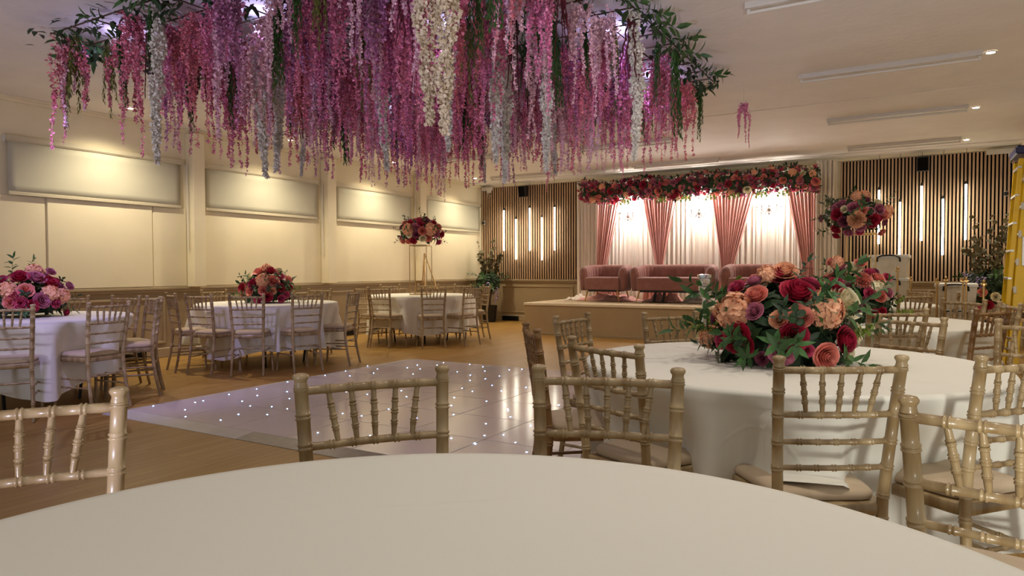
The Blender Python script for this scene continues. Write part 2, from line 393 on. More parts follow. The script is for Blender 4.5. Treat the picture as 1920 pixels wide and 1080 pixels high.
# ------------------------------------------------------------ pendant tubes
def pendant(x, zt, zb, label, grp):
    e = empty('pendant_tube_light', (x, 13.2, zb), 0, label, 'pendant light', grp)
    L = zt-zb
    mb = MB(); mb.lathe([(.004,0),(.014,.004),(.016,.02),(.016,L-.03),(.012,L-.02)], 12); mb.build('glowing_tube', M['tube_glow'], e)
    mb = MB(); mb.lathe([(.014,L-.03),(.018,L-.025),(.018,L+.015),(.006,L+.03)], 12); mb.build('cap', M['black'], e)
    mb = MB(); mb.tube([(0,0,L+.02),(.004,0,(L+HC-zb)/2),(0,0,HC-zb-.005)], .003, 5); mb.build('cable', M['black'], e)
pl = ['beside the window corner', 'second along', 'middle one', 'fourth along', 'nearest the stage curtain']
for i, (x, a, b) in enumerate(((-7.94,2.51,1.58),(-7.63,2.30,1.38),(-7.28,2.53,1.57),(-6.98,2.31,1.36),(-6.67,2.52,1.57))):
    pendant(x, a, b, 'glowing pendant tube on the slatted panel by the window corner, ' + pl[i], 'pendant tubes by the window corner')
pr = ['behind the tall flower arrangement', 'ending behind the stacked boxes', 'under the speaker', 'low one after the speaker', 'nearest the ladder']
for i, (x, a, b) in enumerate(((-.52,2.51,1.57),(-.21,2.29,1.36),(.1,2.54,1.61),(.4,2.31,1.37),(.71,2.53,1.61))):
    pendant(x, a, b, 'glowing pendant tube on the ladder side slatted panel, ' + pr[i], 'pendant tubes on the ladder side')

# ------------------------------------------------------------ speakers, trunking, sensors
def speaker(x, label):
    e = empty('wall_speaker', (x, YB-.06, 2.78), 0, label, 'speaker', 'black wall speakers')
    T = Matrix.Rotation(R(12), 4, 'X')
    mb = MB(); mb.bbox(-.085,.085,-.2,-.03,0,.24,b=.012,M=T); mb.build('cabinet', M['black'], e, smooth=False)
    mb = MB(); mb.bbox(-.072,.072,-.208,-.198,.015,.225,b=.004,M=T); mb.build('grille', M['felt'], e, smooth=False)
    mb = MB(); mb.box(-.02,.02,-.04,.02,.08,.14); mb.build('bracket', M['black'], e, smooth=False)
speaker(-7.42, 'small black speaker high on the slatted panel by the window corner')
speaker(.11, 'small black speaker high on the slatted panel behind the boxes')
def trunk(x0, x1, label):
    e = empty('cable_trunking', ((x0+x1)/2, YB-.045, 2.93), 0, label, 'cable trunking')
    w = (x1-x0)/2
    mb = MB(); mb.bbox(-w, w, -.05, 0, .03, .11, b=.004); mb.build('trunk', M['white_plastic'], e, smooth=False)
    mb = MB(); mb.bbox(w-.12, w, -.08, -.05, -.03, .1, b=.006); mb.build('junction_box', M['white_plastic'], e, smooth=False)
    mb = MB(); mb.tube([(w-.06,-.07,-.03),(w-.1,-.09,-.1),(w-.05,-.1,-.16),(w-.02,-.07,-.08)], .005, 6); mb.build('cable_loop', M['white_plastic'], e)
trunk(.98, 1.38, 'white cable trunking and junction box in the top corner by the ladder')
trunk(-8.58, -8.3, 'white cable trunking in the top corner above the window corner panel')
def sensor(x, z, label):
    e = empty('security_sensor', (x, YB-.05, z), 0, label, 'sensor')
    mb = MB(); mb.ball((0,-.03,0), .035, 10, 6); mb.build('sensor_dome', M['black'], e)
    mb = MB(); mb.bbox(-.025,.025,-.02,.01,-.04,.04,b=.005); mb.build('mount', M['white_plastic'], e, smooth=False)
sensor(1.24, 2.33, 'small dark sensor on the slats near the ladder'); sensor(-8.54, 2.23, 'small dark sensor in the window corner of the slats')
# ------------------------------------------------------------ stage
SZ, SY, SX0, SX1 = .555, 10.76, -6.05, -.95
e = empty('stage_platform', ((SX0+SX1)/2, SY, 0), 0, 'low beige stage platform with a pale carpeted top', 'stage')
w = (SX1-SX0)/2; D = YB-.05-SY
mb = MB(); mb.bbox(-w, w, 0, D, 0, SZ-.03, b=.005); mb.build('fascia', M['stage_side'], e, smooth=False)
mb = MB(); mb.box(-w, w, -.004, D, SZ-.03, SZ); mb.build('deck', M['stage_top'], e, smooth=False)
mb = MB(); mb.bbox(-w-.006, w+.006, -.016, 0.012, SZ-.035, SZ+.006, b=.003); mb.bbox(-w-.012, -w+.012, .012, D, SZ-.035, SZ+.006, b=.003); mb.build('edge_strip', M['cream_edge'], e, smooth=False)
mb = MB(); mb.bbox(-w-.004, w+.004, -.012, 0, 0, .04, b=.003); mb.build('kick_strip', M['trim_taupe'], e, smooth=False)

# ------------------------------------------------------------ drapes
def drape(name, m, label, cat, x0f, x1f, y, z0, z1, nf, amp, seed, group=None, cols=None, rows=26, thick=.003):
    r_ = random.Random(seed); ph = [r_.uniform(0, 6.28) for _ in range(6)]
    n = cols or nf*10
    jit = [0]; 
    for k in range(n): jit.append(jit[-1]+r_.uniform(.55, 1.45))
    G = []
    for j in range(rows+1):
        t = j/rows; z = z1+(z0-z1)*t; a, b = x0f(z), x1f(z); row = []
        for k in range(n+1):
            u = k/n; q = jit[k]/jit[-1]
            wv = math.sin(2*PI*nf*q+ph[0]+.35*math.sin(3*t+ph[1]+9*u)) + .45*math.sin(2*PI*nf*1.73*q+ph[2]+.5*t) + .25*math.sin(2*PI*nf*3.1*q+ph[3])
            row.append((a+(b-a)*u, y+amp*wv*(.75+.25*math.sin(2.2*t+ph[4]+5*u)), z))
        G.append(row)
    mb = MB(); mb.grid(G); o = mb.build(name, m)
    sd = o.modifiers.new('thickness', 'SOLIDIFY'); sd.thickness = thick
    return tag(o, label, cat, group)
k_ = lambda v: (lambda z: v)
drape('backdrop_drape', M['drape_white'], 'wide ivory pleated backdrop drape behind the pink sofas', 'drape', k_(-5.5), k_(-1.4), 12.86, SZ+.006, 2.9, 46, .022, 3, cols=520)
drape('side_drape', M['drape_white'], 'narrow ivory side drape at the window corner end of the backdrop', 'drape', k_(-5.95), k_(-5.48), 12.78, SZ+.006, 2.93, 6, .03, 4, 'ivory side drapes', cols=80)
drape('side_drape', M['drape_white'], 'narrow ivory side drape at the ladder end of the backdrop, gathered at its top', 'drape', k_(-1.44), k_(-1.12), 12.7, SZ+.006, 2.99, 5, .03, 5, 'ivory side drapes', cols=80)
def tied(xt0, xt1, xw0, xw1, xb0, xb1, label, seed, nf):
    def mk(t_, w_, b_):
        def f(z):
            if z > 1.2:
                s = (z-1.2)/(2.75-1.2); s = s**1.08
                return w_+(t_-w_)*s
            s = (1.2-z)/(1.2-SZ); return w_+(b_-w_)*math.sin(s*PI/2)**1.2
        return f
    return drape('tied_drape', M['drape_pink'], label, 'drape', mk(xt0,xw0,xb0), mk(xt1,xw1,xb1), 12.66, SZ+.01, 2.75, nf, .026, seed, 'pink tied-back drapes', cols=nf*14, rows=36)
tied(-5.44,-4.88,-5.46,-5.24,-5.48,-4.95,'dusty pink tied-back drape at the window corner end behind the small armchair', 11, 9)
tied(-4.58,-3.78,-4.24,-4.10,-4.5,-3.8,'dusty pink gathered drape rising behind the wide sofa', 12, 12)
tied(-3.26,-2.34,-3.02,-2.80,-3.2,-2.6,'dusty pink gathered drape between the wide sofa and the armchair behind the flowers', 13, 13)
tied(-1.96,-1.44,-1.66,-1.47,-1.8,-1.4,'dusty pink tied-back drape at the ladder end of the backdrop', 14, 8)

# ------------------------------------------------------------ backdrop frame
e = empty('backdrop_frame', (-3.5, 13.0, SZ), 0, 'steel pipe frame holding up the stage drapes and flower garland', 'backdrop stand')
mb = MB(); mb.tube([(-2.42,0,2.36),(2.36,0,2.36)], .016, 8); mb.build('crossbar', M['alu'], e)
for x in (-2.4, 2.34):
    mb = MB(); mb.tube([(x,0,.01),(x,0,2.38)], .016, 8); mb.build('post', M['alu'], e)
    mb = MB(); mb.bbox(x-.2,x+.2,-.12,.2,.001,.014,b=.003); mb.build('base_plate', M['black'], e, smooth=False)

# ------------------------------------------------------------ flowers
def petal(mb, phi, hw, r0, r1, h0, h1, lip, nu=4, nv=3, twist=0.0):
    G = []
    for j in range(nv+1):
        v = j/nv; row = []
        ww = hw*(.45+.55*math.sin(min(1, v*1.25)*PI/2))
        for i in range(nu+1):
            u = -1+2*i/nu
            rr = r0+(r1-r0)*v**.5 + (lip*v**3)
            h = h0+(h1-h0)*v**.9*(1-.14*abs(u)**2.2*v) - abs(lip)*.5*v**4
            a = phi+u*ww+twist*v
            q = 1-.10*u*u*v
            row.append((rr*q*math.cos(a), rr*q*math.sin(a), h))
        G.append(row)
    mb.grid(G)
def rose_mesh(name, m, Rr=1.0, hi=True, seed=0):
    r_ = random.Random(seed); mb = MB()
    if hi: LY = [(3,.05,.13,.84,.0),(3,.10,.24,.88,.02),(4,.16,.37,.86,.05),(5,.22,.52,.80,.08),(5,.28,.68,.70,.12),(6,.30,.82,.54,.17),(6,.30,.94,.34,.22)]
    else: LY = [(3,.06,.2,.86,.02),(4,.14,.42,.82,.06),(5,.24,.68,.66,.12),(5,.28,.92,.38,.22)]
    for i, (n, r0, r1, h, lip) in enumerate(LY):
        off = r_.uniform(0, 6.28)
        for k in range(n):
            petal(mb, off+2*PI*k/n+r_.uniform(-.12,.12), PI/n*1.5, r0*Rr*.6, r1*Rr*(1+r_.uniform(-.06,.06)), -.38*Rr, h*Rr*(1+r_.uniform(-.07,.07)), lip*Rr, 4 if hi else 3, 3 if hi else 2, .18)
    return mb.mesh(name, m, True)
def hydra_mesh(name, m, hi=True, seed=0):
    r_ = random.Random(seed); mb = MB()
    n = 38 if hi else 24
    for k in range(n):
        z = 1-(k+.5)/n*1.25; a = k*2.39996
        d = Vector((math.sqrt(max(0,1-z*z))*math.cos(a), math.sqrt(max(0,1-z*z))*math.sin(a), z))
        T = Matrix.Translation(d*.80*r_.uniform(.92,1.06)) @ align(d+Vector((r_.uniform(-.3,.3),r_.uniform(-.3,.3),r_.uniform(-.3,.3))), r_.uniform(0,6))
        s = .44 if hi else .46
        for p in range(4):
            a2 = p*PI/2
            G = []
            for j in range(4):
                v = j/3; w_ = (.06,.40,.46,.20)[j]; row = []
                for i in range(5):
                    u = -1+2*i/4; x = 1.05*v*(1-.06*u*u); y = w_*u; zz = .10+.30*v-.16*v*v*v+.10*u*u*(.3+v)+.03*math.sin(5*u+k)*v
                    row.append(T @ Vector(((x*math.cos(a2)-y*math.sin(a2))*s, (x*math.sin(a2)+y*math.cos(a2))*s, zz*s)))
                G.append(row)
            mb.grid(G)
    return mb.mesh(name, m, True)
def carnation_mesh(name, m, seed=0):
    r_ = random.Random(seed); mb = MB()
    for ly, (n, el) in enumerate(((6,.2),(9,.55),(11,.9),(9,1.2),(5,1.45))):
        for k in range(n):
            a = 2*PI*k/n+ly*.4+r_.uniform(-.2,.2); e_ = el+r_.uniform(-.15,.15)
            d = Vector((math.cos(a)*math.cos(e_), math.sin(a)*math.cos(e_), math.sin(e_)))
            s = Vector((-math.sin(a), math.cos(a), 0)); up_ = d.cross(s)
            G = []
            for j in range(3):
                t = (.15,.65,1.0)[j]; w_ = (.06,.3,.36)[j]; row = []
                for i in range(6):
                    u = -1+2*i/5; ruf = (.0,.05,.13)[j]*math.sin(i*2.6+k)
                    row.append(d*t*.95+s*(u*w_)+up_*ruf)
                G.append(row)
            mb.grid(G)
    return mb.mesh(name, m, True)
def leaf(mb, p, d, n, L, W, droop=.25):
    p, d = Vector(p), Vector(d).normalized(); n = Vector(n); s = d.cross(n)
    s = s.normalized() if s.length > 1e-5 else Vector((1,0,0)); n = s.cross(d).normalized()
    c = lambda t: p+d*(L*t)-n*(droop*L*t*t)
    mb.add([p, c(.3)-s*W*.42+n*W*.12, c(.33), c(.3)+s*W*.42+n*W*.12, c(.65)-s*W*.36+n*W*.1, c(.67), c(.65)+s*W*.36+n*W*.1, c(1.0)],
           [(0,2,1),(0,3,2),(1,2,5,4),(2,3,6,5),(4,5,7),(5,6,7)])
def round_leaf(mb, p, d, n, Rr):
    p, d = Vector(p), Vector(d).normalized(); n = Vector(n); s = d.cross(n)
    s = s.normalized() if s.length > 1e-5 else Vector((1,0,0)); n = s.cross(d).normalized(); c = p+d*Rr
    mb.add([c-n*Rr*.15]+[c+(d*math.cos(a)+s*math.sin(a))*Rr for a in [2*PI*k/7 for k in range(7)]], [(0,k+1,(k+1)%7+1) for k in range(7)])
def spray_mesh(name, m, kind='lance', L=.16, n=9, seed=0):
    # a stem along +Z carrying leaves
    r_ = random.Random(seed); mb = MB(); bend = r_.uniform(.1,.35); az = r_.uniform(0,6.28)
    pt = lambda t: Vector((bend*L*t*t*math.cos(az), bend*L*t*t*math.sin(az), L*t))
    mb.tube([pt(0),pt(.35),pt(.7),pt(1)], [.0022,.002,.0016,.001], 4)
    for k in range(n):
        t = .2+.8*(k+.5)/n; a = k*2.4+r_.uniform(-.4,.4)
        d = Vector((math.cos(a), math.sin(a), .55+.6*(t>.9)))
        if kind == 'lance': leaf(mb, pt(t), d, (0,0,1), L*r_.uniform(.34,.5), L*r_.uniform(.14,.2))
        elif kind == 'round': round_leaf(mb, pt(t), d, (0,0,1), L*r_.uniform(.10,.14))
        else:
            for q in range(3): round_leaf(mb, pt(t)+Vector((r_.uniform(-.1,.1)*L, r_.uniform(-.1,.1)*L, 0)), d+Vector((0,0,r_.uniform(-.3,.6))), (0,0,1), L*.085)
    if kind == 'lance': leaf(mb, pt(1), (bend*math.cos(az),bend*math.sin(az),1), (1,0,0), L*.4, L*.14)
    return mb.mesh(name, m, True)
FL = {}
for c in ('crimson','magenta','mauve','plum','peach','coral','cream'):
    FL[c, 'rose', 1] = rose_mesh(c+'_rose', M[c], 1, True, hash(c) % 97 if False else len(c)*7)
    FL[c, 'rose', 0] = rose_mesh(c+'_rose_small', M[c], 1, False, len(c)*5)
for c in ('peach','cream','coral'):
    FL[c, 'hydrangea', 1] = hydra_mesh(c+'_hydrangea', M[c], True, 3); FL[c, 'hydrangea', 0] = hydra_mesh(c+'_hydrangea_small', M[c], False, 4)
    FL[c, 'carnation', 1] = FL[c, 'carnation', 0] = carnation_mesh(c+'_carnation', M[c], 5)
SPR = {'lance': [spray_mesh('leaf_spray', M['mid_leaf'], 'lance', .2, 9, s) for s in range(3)], 'dark': [spray_mesh('dark_leaf_spray', M['dark_leaf'], 'lance', .15, 11, s+5) for s in range(2)],
       'round': [spray_mesh('eucalyptus_sprig', M['dark_leaf'], 'round', .17, 10, s+9) for s in range(2)], 'lime': [spray_mesh('lime_sprig', M['lime_leaf'], 'bell', .14, 12, s+12) for s in range(2)]}
CODE = {'c':'crimson','g':'magenta','m':'mauve','l':'plum','p':'peach','o':'coral','w':'cream'}
TYPE = {'r':'rose','h':'hydrangea','k':'carnation'}
def place(parent, name, me, p, n, s, spin, label=None):
    o = put(name, me, parent, Matrix.Translation(p) @ align(n, spin) @ Matrix.Scale(s, 4))
    if label: o['label'] = label
    return o
def foliage_ball(name, parent, c, rad, n, seed, zmin=-.2, L=(.06,.11), m='dark_leaf'):
    r_ = random.Random(seed); mb = MB()
    for k in range(n):
        while True:
            d = Vector((r_.gauss(0,1), r_.gauss(0,1), r_.gauss(0,1))).normalized()
            if d.z > zmin: break
        q = r_.uniform(.72, 1.0)
        p = Vector((c[0]+d.x*rad[0]*q, c[1]+d.y*rad[1]*q, c[2]+d.z*rad[2]*q))
        t = Vector((r_.gauss(0,1), r_.gauss(0,1), r_.gauss(0,1))); t = (t-d*t.dot(d)).normalized()
        l = r_.uniform(*L); leaf(mb, p, t+d*.55, d, l, l*.5)
    core = [[Vector((c[0]+.74*rad[0]*math.cos(a)*math.cos(b), c[1]+.74*rad[1]*math.sin(a)*math.cos(b), c[2]+.74*rad[2]*math.sin(b))) for a in [2*PI*i/14 for i in range(14)]] for b in [max(-1.45, zmin-.1)+ (1.45-max(-1.45, zmin-.1))*j/7 for j in range(8)]]
    mb.loops(core, True)
    o = mb.build(name, M[m], parent); o['kind'] = 'stuff'; return o
def arrangement(root, c_local, rad, items, crop, seed, hi, extra=14, zmin=-.15, sprays=26, size=1.12, nleaf=380, spr_scale=1.0, low=False):
    """items: 'code type' + crop x, y, size in crop px, read off the photo; each lands on the dome's real surface"""
    cx, cy, k = crop; r_ = random.Random(seed)
    C = Vector(root.location)+Vector(c_local); c_l = Vector(c_local); pts = []
    foliage_ball('foliage', root, c_local, [q*.86 for q in rad], nleaf, seed, zmin)
    def put_fl(col, typ, p, n, s):
        nm = typ; me = FL[col, typ, 1 if hi else 0]
        place(root, nm, me, p, n, s, r_.uniform(0, 6.28), col.replace('_',' ')+' '+typ)
        pts.append((p, s))
    for it in items:
        code, x, y, sz = it; px, py = cx+x/k, cy+y/k
        d = ray(px, py); o = CAM-C
        A = sum((d[i]/rad[i])**2 for i in range(3)); B = sum(2*d[i]*o[i]/rad[i]**2 for i in range(3)); Q = sum((o[i]/rad[i])**2 for i in range(3))-1
        disc = B*B-4*A*Q
        t = (-B-math.sqrt(disc))/(2*A) if disc > 0 else -B/(2*A)
        p = CAM+d*t-C; dist = (d*t).dot(_f)
        n = Vector([p[i]/rad[i]**2 for i in range(3)]).normalized()
        if disc <= 0: n = (n*.8 - ray(px,py).normalized()*.6).normalized()
        s = sz/k*dist/FPX/2*size
        put_fl(CODE[code[0]], TYPE[code[1]], c_l+p-n*s*.1, n, s*1.05)
    cols = ['crimson','magenta','mauve','coral','peach','plum','cream','coral']
    tries = 0
    while extra > 0 and tries < 400:
        tries += 1
        d = Vector((r_.gauss(0,1), r_.gauss(0,1), r_.gauss(0,1))).normalized()
        if d.z < zmin*.6: continue
        p = Vector([d[i]*rad[i] for i in range(3)])
        if d.dot((CAM-C).normalized()) > -.12 or any((c_l+p-q).length < (s_+.03) for q, s_ in pts): continue
        n = Vector([p[i]/rad[i]**2 for i in range(3)]).normalized(); s = r_.uniform(.034,.05)*size
        col = cols[extra % len(cols)]
        put_fl(col, 'hydrangea' if col == 'peach' else 'rose', c_l+p-n*s*.2, n, s); extra -= 1
    for k2 in range(sprays):
        d = Vector((r_.gauss(0,1), r_.gauss(0,1), r_.gauss(0,.8))).normalized()
        if d.z < zmin: d.z = abs(d.z)*.3; d.normalize()
        kd = ('lance','lance','dark','round','lime','dark')[k2 % 6]
        p = c_l+Vector([d[i]*rad[i]*.86 for i in range(3)])
        place(root, 'leaf_spray' if kd != 'lime' else 'lime_sprig', r_.choice(SPR[kd]), p, d+Vector((0,0,.25)), r_.uniform(.75,1.15)*spr_scale, r_.uniform(0,6.28))

# ------------------------------------------------------------ garland over the stage
e = empty('flower_garland', (-3.5, 12.42, 2.67), 0, 'long garland of crimson, pink and peach roses over the stage backdrop', 'flower garland')
GX, GY, GZ = 2.13, .22, .20
mb = MB(); r_ = random.Random(21)
mb.tube([(-GX+.05,0,0),(GX-.05,0,0)], .13, 12)
for k in range(2600):
    a = r_.uniform(0, 6.28); x = r_.uniform(-GX, GX); q = r_.uniform(.75,1.05)
    d = Vector((r_.uniform(-.3,.3), math.cos(a), math.sin(a))); p = Vector((x, GY*q*math.cos(a), GZ*q*math.sin(a)+.03*math.sin(x*5)))
    t = Vector((r_.gauss(0,1), r_.gauss(0,1), r_.gauss(0,1))); l = r_.uniform(.05,.1); leaf(mb, p, t+d*.8, d, l, l*.5)
tag(mb.build('foliage', M['dark_leaf'], e), kind='stuff')
for q in range(7):
    x = (-1.25,-.55,-.1,.35,.75,1.55,1.2)[q]
    for k in range(3): place(e, 'lime_sprig', SPR['lime'][k % 2], Vector((x+.05*k, -.12-.03*k, -.18)), (.2*k-.2,-.7,-.8), 1.0, k)
pts = []; gc = ['crimson','mauve','coral','magenta','plum','coral','peach','mauve','crimson','coral','cream','plum']
n = 0; tries = 0
while n < 93 and tries < 6000:
    tries += 1
    a = r_.uniform(PI*.62, PI*1.56); x = r_.uniform(-GX, GX); s = r_.uniform(.05,.074)
    p = Vector((x, GY*math.cos(a), GZ*math.sin(a)+.03*math.sin(x*5)))
    if any((p-q_).length < (s+s_)*.84 for q_, s_ in pts): continue
    pts.append((p, s)); d = Vector((r_.uniform(-.2,.2), math.cos(a), math.sin(a)))
    col = gc[n % 12]; typ = 'hydrangea' if col == 'peach' and n % 3 == 0 else 'rose'
    place(e, typ, FL[col, typ, 0], p-d*.01, d, s, r_.uniform(0,6), col+' '+typ); n += 1
mb = MB()   # the small filler blossoms between the roses
for nm, col, cnt in (('filler_blossom','magenta',170), ('filler_blossom','coral',220), ('filler_blossom','mauve',150)):
    mb = MB(); me = FL[col, 'rose', 0]; vs = [v.co.copy() for v in me.vertices]; fs = [tuple(p.vertices) for p in me.polygons]
    for k in range(cnt):
        a = r_.uniform(PI*.5, PI*1.62); x = r_.uniform(-GX*1.01, GX*1.01); q = r_.uniform(.85,1.12)
        d = Vector((r_.uniform(-.5,.5), math.cos(a), math.sin(a))); T = Matrix.Translation((x, GY*q*math.cos(a), GZ*q*math.sin(a)+.03*math.sin(x*5))) @ align(d, r_.uniform(0,6)) @ Matrix.Scale(r_.uniform(.02,.036), 4)
        mb.add([T @ v for v in vs], fs)
    tag(mb.build(nm, M[col], e), kind='stuff')

# ------------------------------------------------------------ chandeliers
def chandelier(x, z, label, s=1.0):
    e = empty('chandelier', (x, 12.5, z), 0, label, 'chandelier', 'crystal chandeliers on the stage backdrop')
    mb = MB(); mb.lathe([(.004,-.11),(.014,-.1),(.02,-.08),(.008,-.06),(.03,-.03),(.035,-.01),(.012,.02),(.02,.06),(.01,.1),(.012,.2),(.03,.24),(.006,.27)], 12); mb.build('stem', M['chrome'], e)
    mb = MB(); mb.tube([(0,0,.26),(0,0,2.62-z)], .003, 5); mb.build('chain', M['chrome'], e)
    for k in range(5):
        a = 2*PI*k/5+.5; c, s_ = math.cos(a), math.sin(a)
        mb = MB(); P = [(0.02,-.02),(.08,-.085),(.15,-.08),(.2,-.03),(.205,.03)]
        mb.tube([(r_*c, r_*s_, h) for r_, h in P], .006, 6)
        mb.lathe([(.004,.02),(.026,.028),(.028,.034),(.008,.036),(.008,.075)], 10, (.205*c,.205*s_,0)); am = mb.build('arm', M['chrome'], e)
        mb = MB(); mb.lathe([(.04,.075),(.045,.08),(.03,.15),(.026,.15)], 14, (.205*c,.205*s_,0), cap=True); mb.build('lamp_shade', M['shade_glow'], e)
        for t, h, r2 in ((1,-.03,.012),(1,-.056,.009),(1,-.085,.013),(.3,-.106,.011),(.6,-.112,.011)):
            mb = MB(); mb.ball((.205*c*t,.205*s_*t,h), r2, 6, 4); mb.build('crystal_drop', M['crystal'], am)
    l = bpy.data.lights.new('chandelier_bulb', 'POINT'); l.energy = CHAND_W; l.color = (1,.93,.87); l.shadow_soft_size = .08
    o = bpy.data.objects.new('chandelier_bulb', l); COL.objects.link(o); o.parent = e; o.location = (0,.04,.17)
CHAND_W = 36
chandelier(-4.74, 2.19, 'small crystal chandelier glowing above the small armchair')
chandelier(-3.38, 2.19, 'small crystal chandelier glowing between the two gathered pink drapes')
chandelier(-2.17, 2.20, 'small crystal chandelier with clearly seen white shades near the ladder end')

# ------------------------------------------------------------ sofas
def sofa(x0, x1, y0, label, rz=0):
    W = x1-x0; cx = (x0+x1)/2; Dp = .68
    e = empty('velvet_sofa', (cx, y0, SZ), rz, label, 'sofa', 'dusty pink velvet seats on the stage')
    # plan path of the shell: front tip of one arm, round the back, to the other tip
    rc = .26; hw = W/2-.075; P = []
    yb = Dp-.075
    for k in range(9): P.append((-hw+.0, .06+(yb-rc-.06)*k/8))
    for k in range(1, 11): a = PI-PI/2*k/10; P.append((-hw+rc+rc*math.cos(a), yb-rc+rc*math.sin(a)))
    nb = max(8, int((2*hw-2*rc)/.05))
    for k in range(1, nb): P.append((-hw+rc+(2*hw-2*rc)*k/nb, yb))
    for k in range(0, 11): a = PI/2-PI/2*k/10; P.append((hw-rc+rc*math.cos(a), yb-rc+rc*math.sin(a)))
    for k in range(1, 9): P.append((hw, yb-rc-(yb-rc-.06)*k/8))
    # resample fine
    Q = [Vector((a, b, 0)) for a, b in P]; D_ = [0]
    for i in range(1, len(Q)): D_.append(D_[-1]+(Q[i]-Q[i-1]).length)
    tot = D_[-1]; nch = round(tot/.105); N = nch*6
    def at(s):
        for i in range(1, len(Q)):
            if D_[i] >= s: u = (s-D_[i-1])/max(1e-6, D_[i]-D_[i-1]); return Q[i-1].lerp(Q[i], u)
        return Q[-1]
    L = []
    for i in range(N+1):
        s = tot*i/N; p = at(s); t = (at(min(tot, s+.01))-at(max(0, s-.01))).normalized(); o_ = Vector((-t.y, t.x, 0))  # outward (away from the seat)
        mid = 1-abs(2*i/N-1); top = .635+.05*min(1, mid*2.2)
        ch = .014*abs(math.sin(PI*nch*i/N)); end = min(1, min(i, N-i)/3); th = .075*(.55+.45*end); tp = top-.03*(1-end)
        prof = [(.55*th,.21),(.92*th,.3),(1.0*th+ch*.6,.45),(1.02*th+ch*.6,tp-.08),(.8*th,tp-.02),(.25*th,tp),(-.35*th,tp-.004),(-.85*th-ch*.3,tp-.04),(-1.0*th-ch,tp-.12),(-1.0*th-ch,.42),(-.9*th,.3),(-.5*th,.21)]
        L.append([p+o_*a+Vector((0,0,h)) for a, h in prof])
    mb = MB(); mb.loops(L, True); mb.build('tufted_shell', M['velvet'], e, sharp=None)
    mb = MB(); w_ = hw-.05; ln = []
    for z, i_ in ((.225,.02),(.24,.004),(.40,0),(.44,.006),(.458,.03),(.463,.08)):
        pts_ = []
        for (sx, sy) in ((-1,0),(1,0),(1,1),(-1,1)):
            x_ = sx*(w_-i_); y_ = (.02+i_) if sy == 0 else yb-.06-i_
            rr = .03; 
            for k in range(4):
                a = {(-1,0):PI,(1,0):1.5*PI,(1,1):0,(-1,1):PI/2}[(sx,sy)]+PI/2*k/3
                pts_.append(Vector((x_-sx*rr+rr*math.cos(a), y_+(rr if sy == 0 else -rr)+rr*math.sin(a), z)))
        ln.append(pts_)
    mb.loops(ln, True); mb.build('seat', M['velvet'], e)
    mb = MB(); mb.box(-w_+.06, w_-.06, .08, yb-.1, .19, .23); mb.build('base', M['black'], e, smooth=False)
    for sx in (-1,1):
        for sy, y_ in ((-1,.1),(1,Dp-.14)):
            mb = MB(); mb.tube([(sx*(hw-.1), y_, .225),(sx*(hw-.05), y_+sy*.05, .001)], [.017,.009], 8); mb.build('leg', M['brass_leg'], e)
    return e
sofa(-5.40, -4.47, 11.62, 'small dusty pink velvet armchair at the window corner end of the stage')
sofa(-4.40, -2.90, 11.62, 'wide dusty pink velvet two-seat sofa in the middle of the stage')
sofa(-2.80, -1.85, 11.62, 'dusty pink velvet armchair on the stage partly hidden by the table flowers')
# ------------------------------------------------------------ fabric bundles under the sofas
def heap(x0, x1, y0, y1, h, m, label, seed):
    r_ = random.Random(seed); ph = [r_.uniform(0,6) for _ in range(8)]; nx, ny = 44, 22; G = []
    for j in range(ny+1):
        row = []
        for i in range(nx+1):
            u, v = i/nx, j/ny; ed = math.sin(PI*u)**.6*math.sin(PI*v)**.6
            z = h*ed*(.5+.28*math.sin(9*u+3*math.sin(5*v+ph[0])+ph[1])+.22*math.sin(21*u-8*v+ph[2])+.14*math.sin(33*v+13*u+ph[3]))
            row.append((x0+(x1-x0)*u+.03*math.sin(7*v+ph[4]), y0+(y1-y0)*v+.04*math.sin(6*u+ph[5]), SZ+.009+max(0, z)))
        G.append(row)
    mb = MB(); mb.grid(G); o = mb.build('fabric_bundle', m); sd = o.modifiers.new('thickness', 'SOLIDIFY'); sd.thickness = .004
    return tag(o, label, 'fabric', 'loose drape fabric on the stage floor')
heap(-5.62, -4.42, 12.02, 12.5, .15, M['drape_pink'], 'crumpled pink fabric on the stage floor under the small armchair', 1)
heap(-5.88, -5.56, 12.1, 12.6, .12, M['drape_white'], 'end of ivory fabric trailing on the stage beside the small armchair', 2)
heap(-4.28, -3.62, 12.0, 12.5, .19, M['drape_pink'], 'bunched pink fabric on the stage floor under the wide sofa', 3)
heap(-3.6, -2.9, 12.0, 12.5, .15, M['drape_white'], 'bunched ivory fabric on the stage floor under the wide sofa', 4)
e = empty('folding_stand', (-3.95, 11.92, SZ+.002), 0, 'dark folded metal stand lying under the wide sofa', 'stand')
for dx in (-.08, .08):
    mb = MB(); mb.bbox(dx-.02, dx+.02, -.02, .02, .001, .2, b=.003, M=Matrix.Rotation(R(12), 4, 'Y')); mb.build('upright', M['black'], e, smooth=False)
mb = MB(); mb.bbox(-.16, .16, -.05, .05, 0, .015, b=.003); mb.build('foot_bar', M['black'], e, smooth=False)
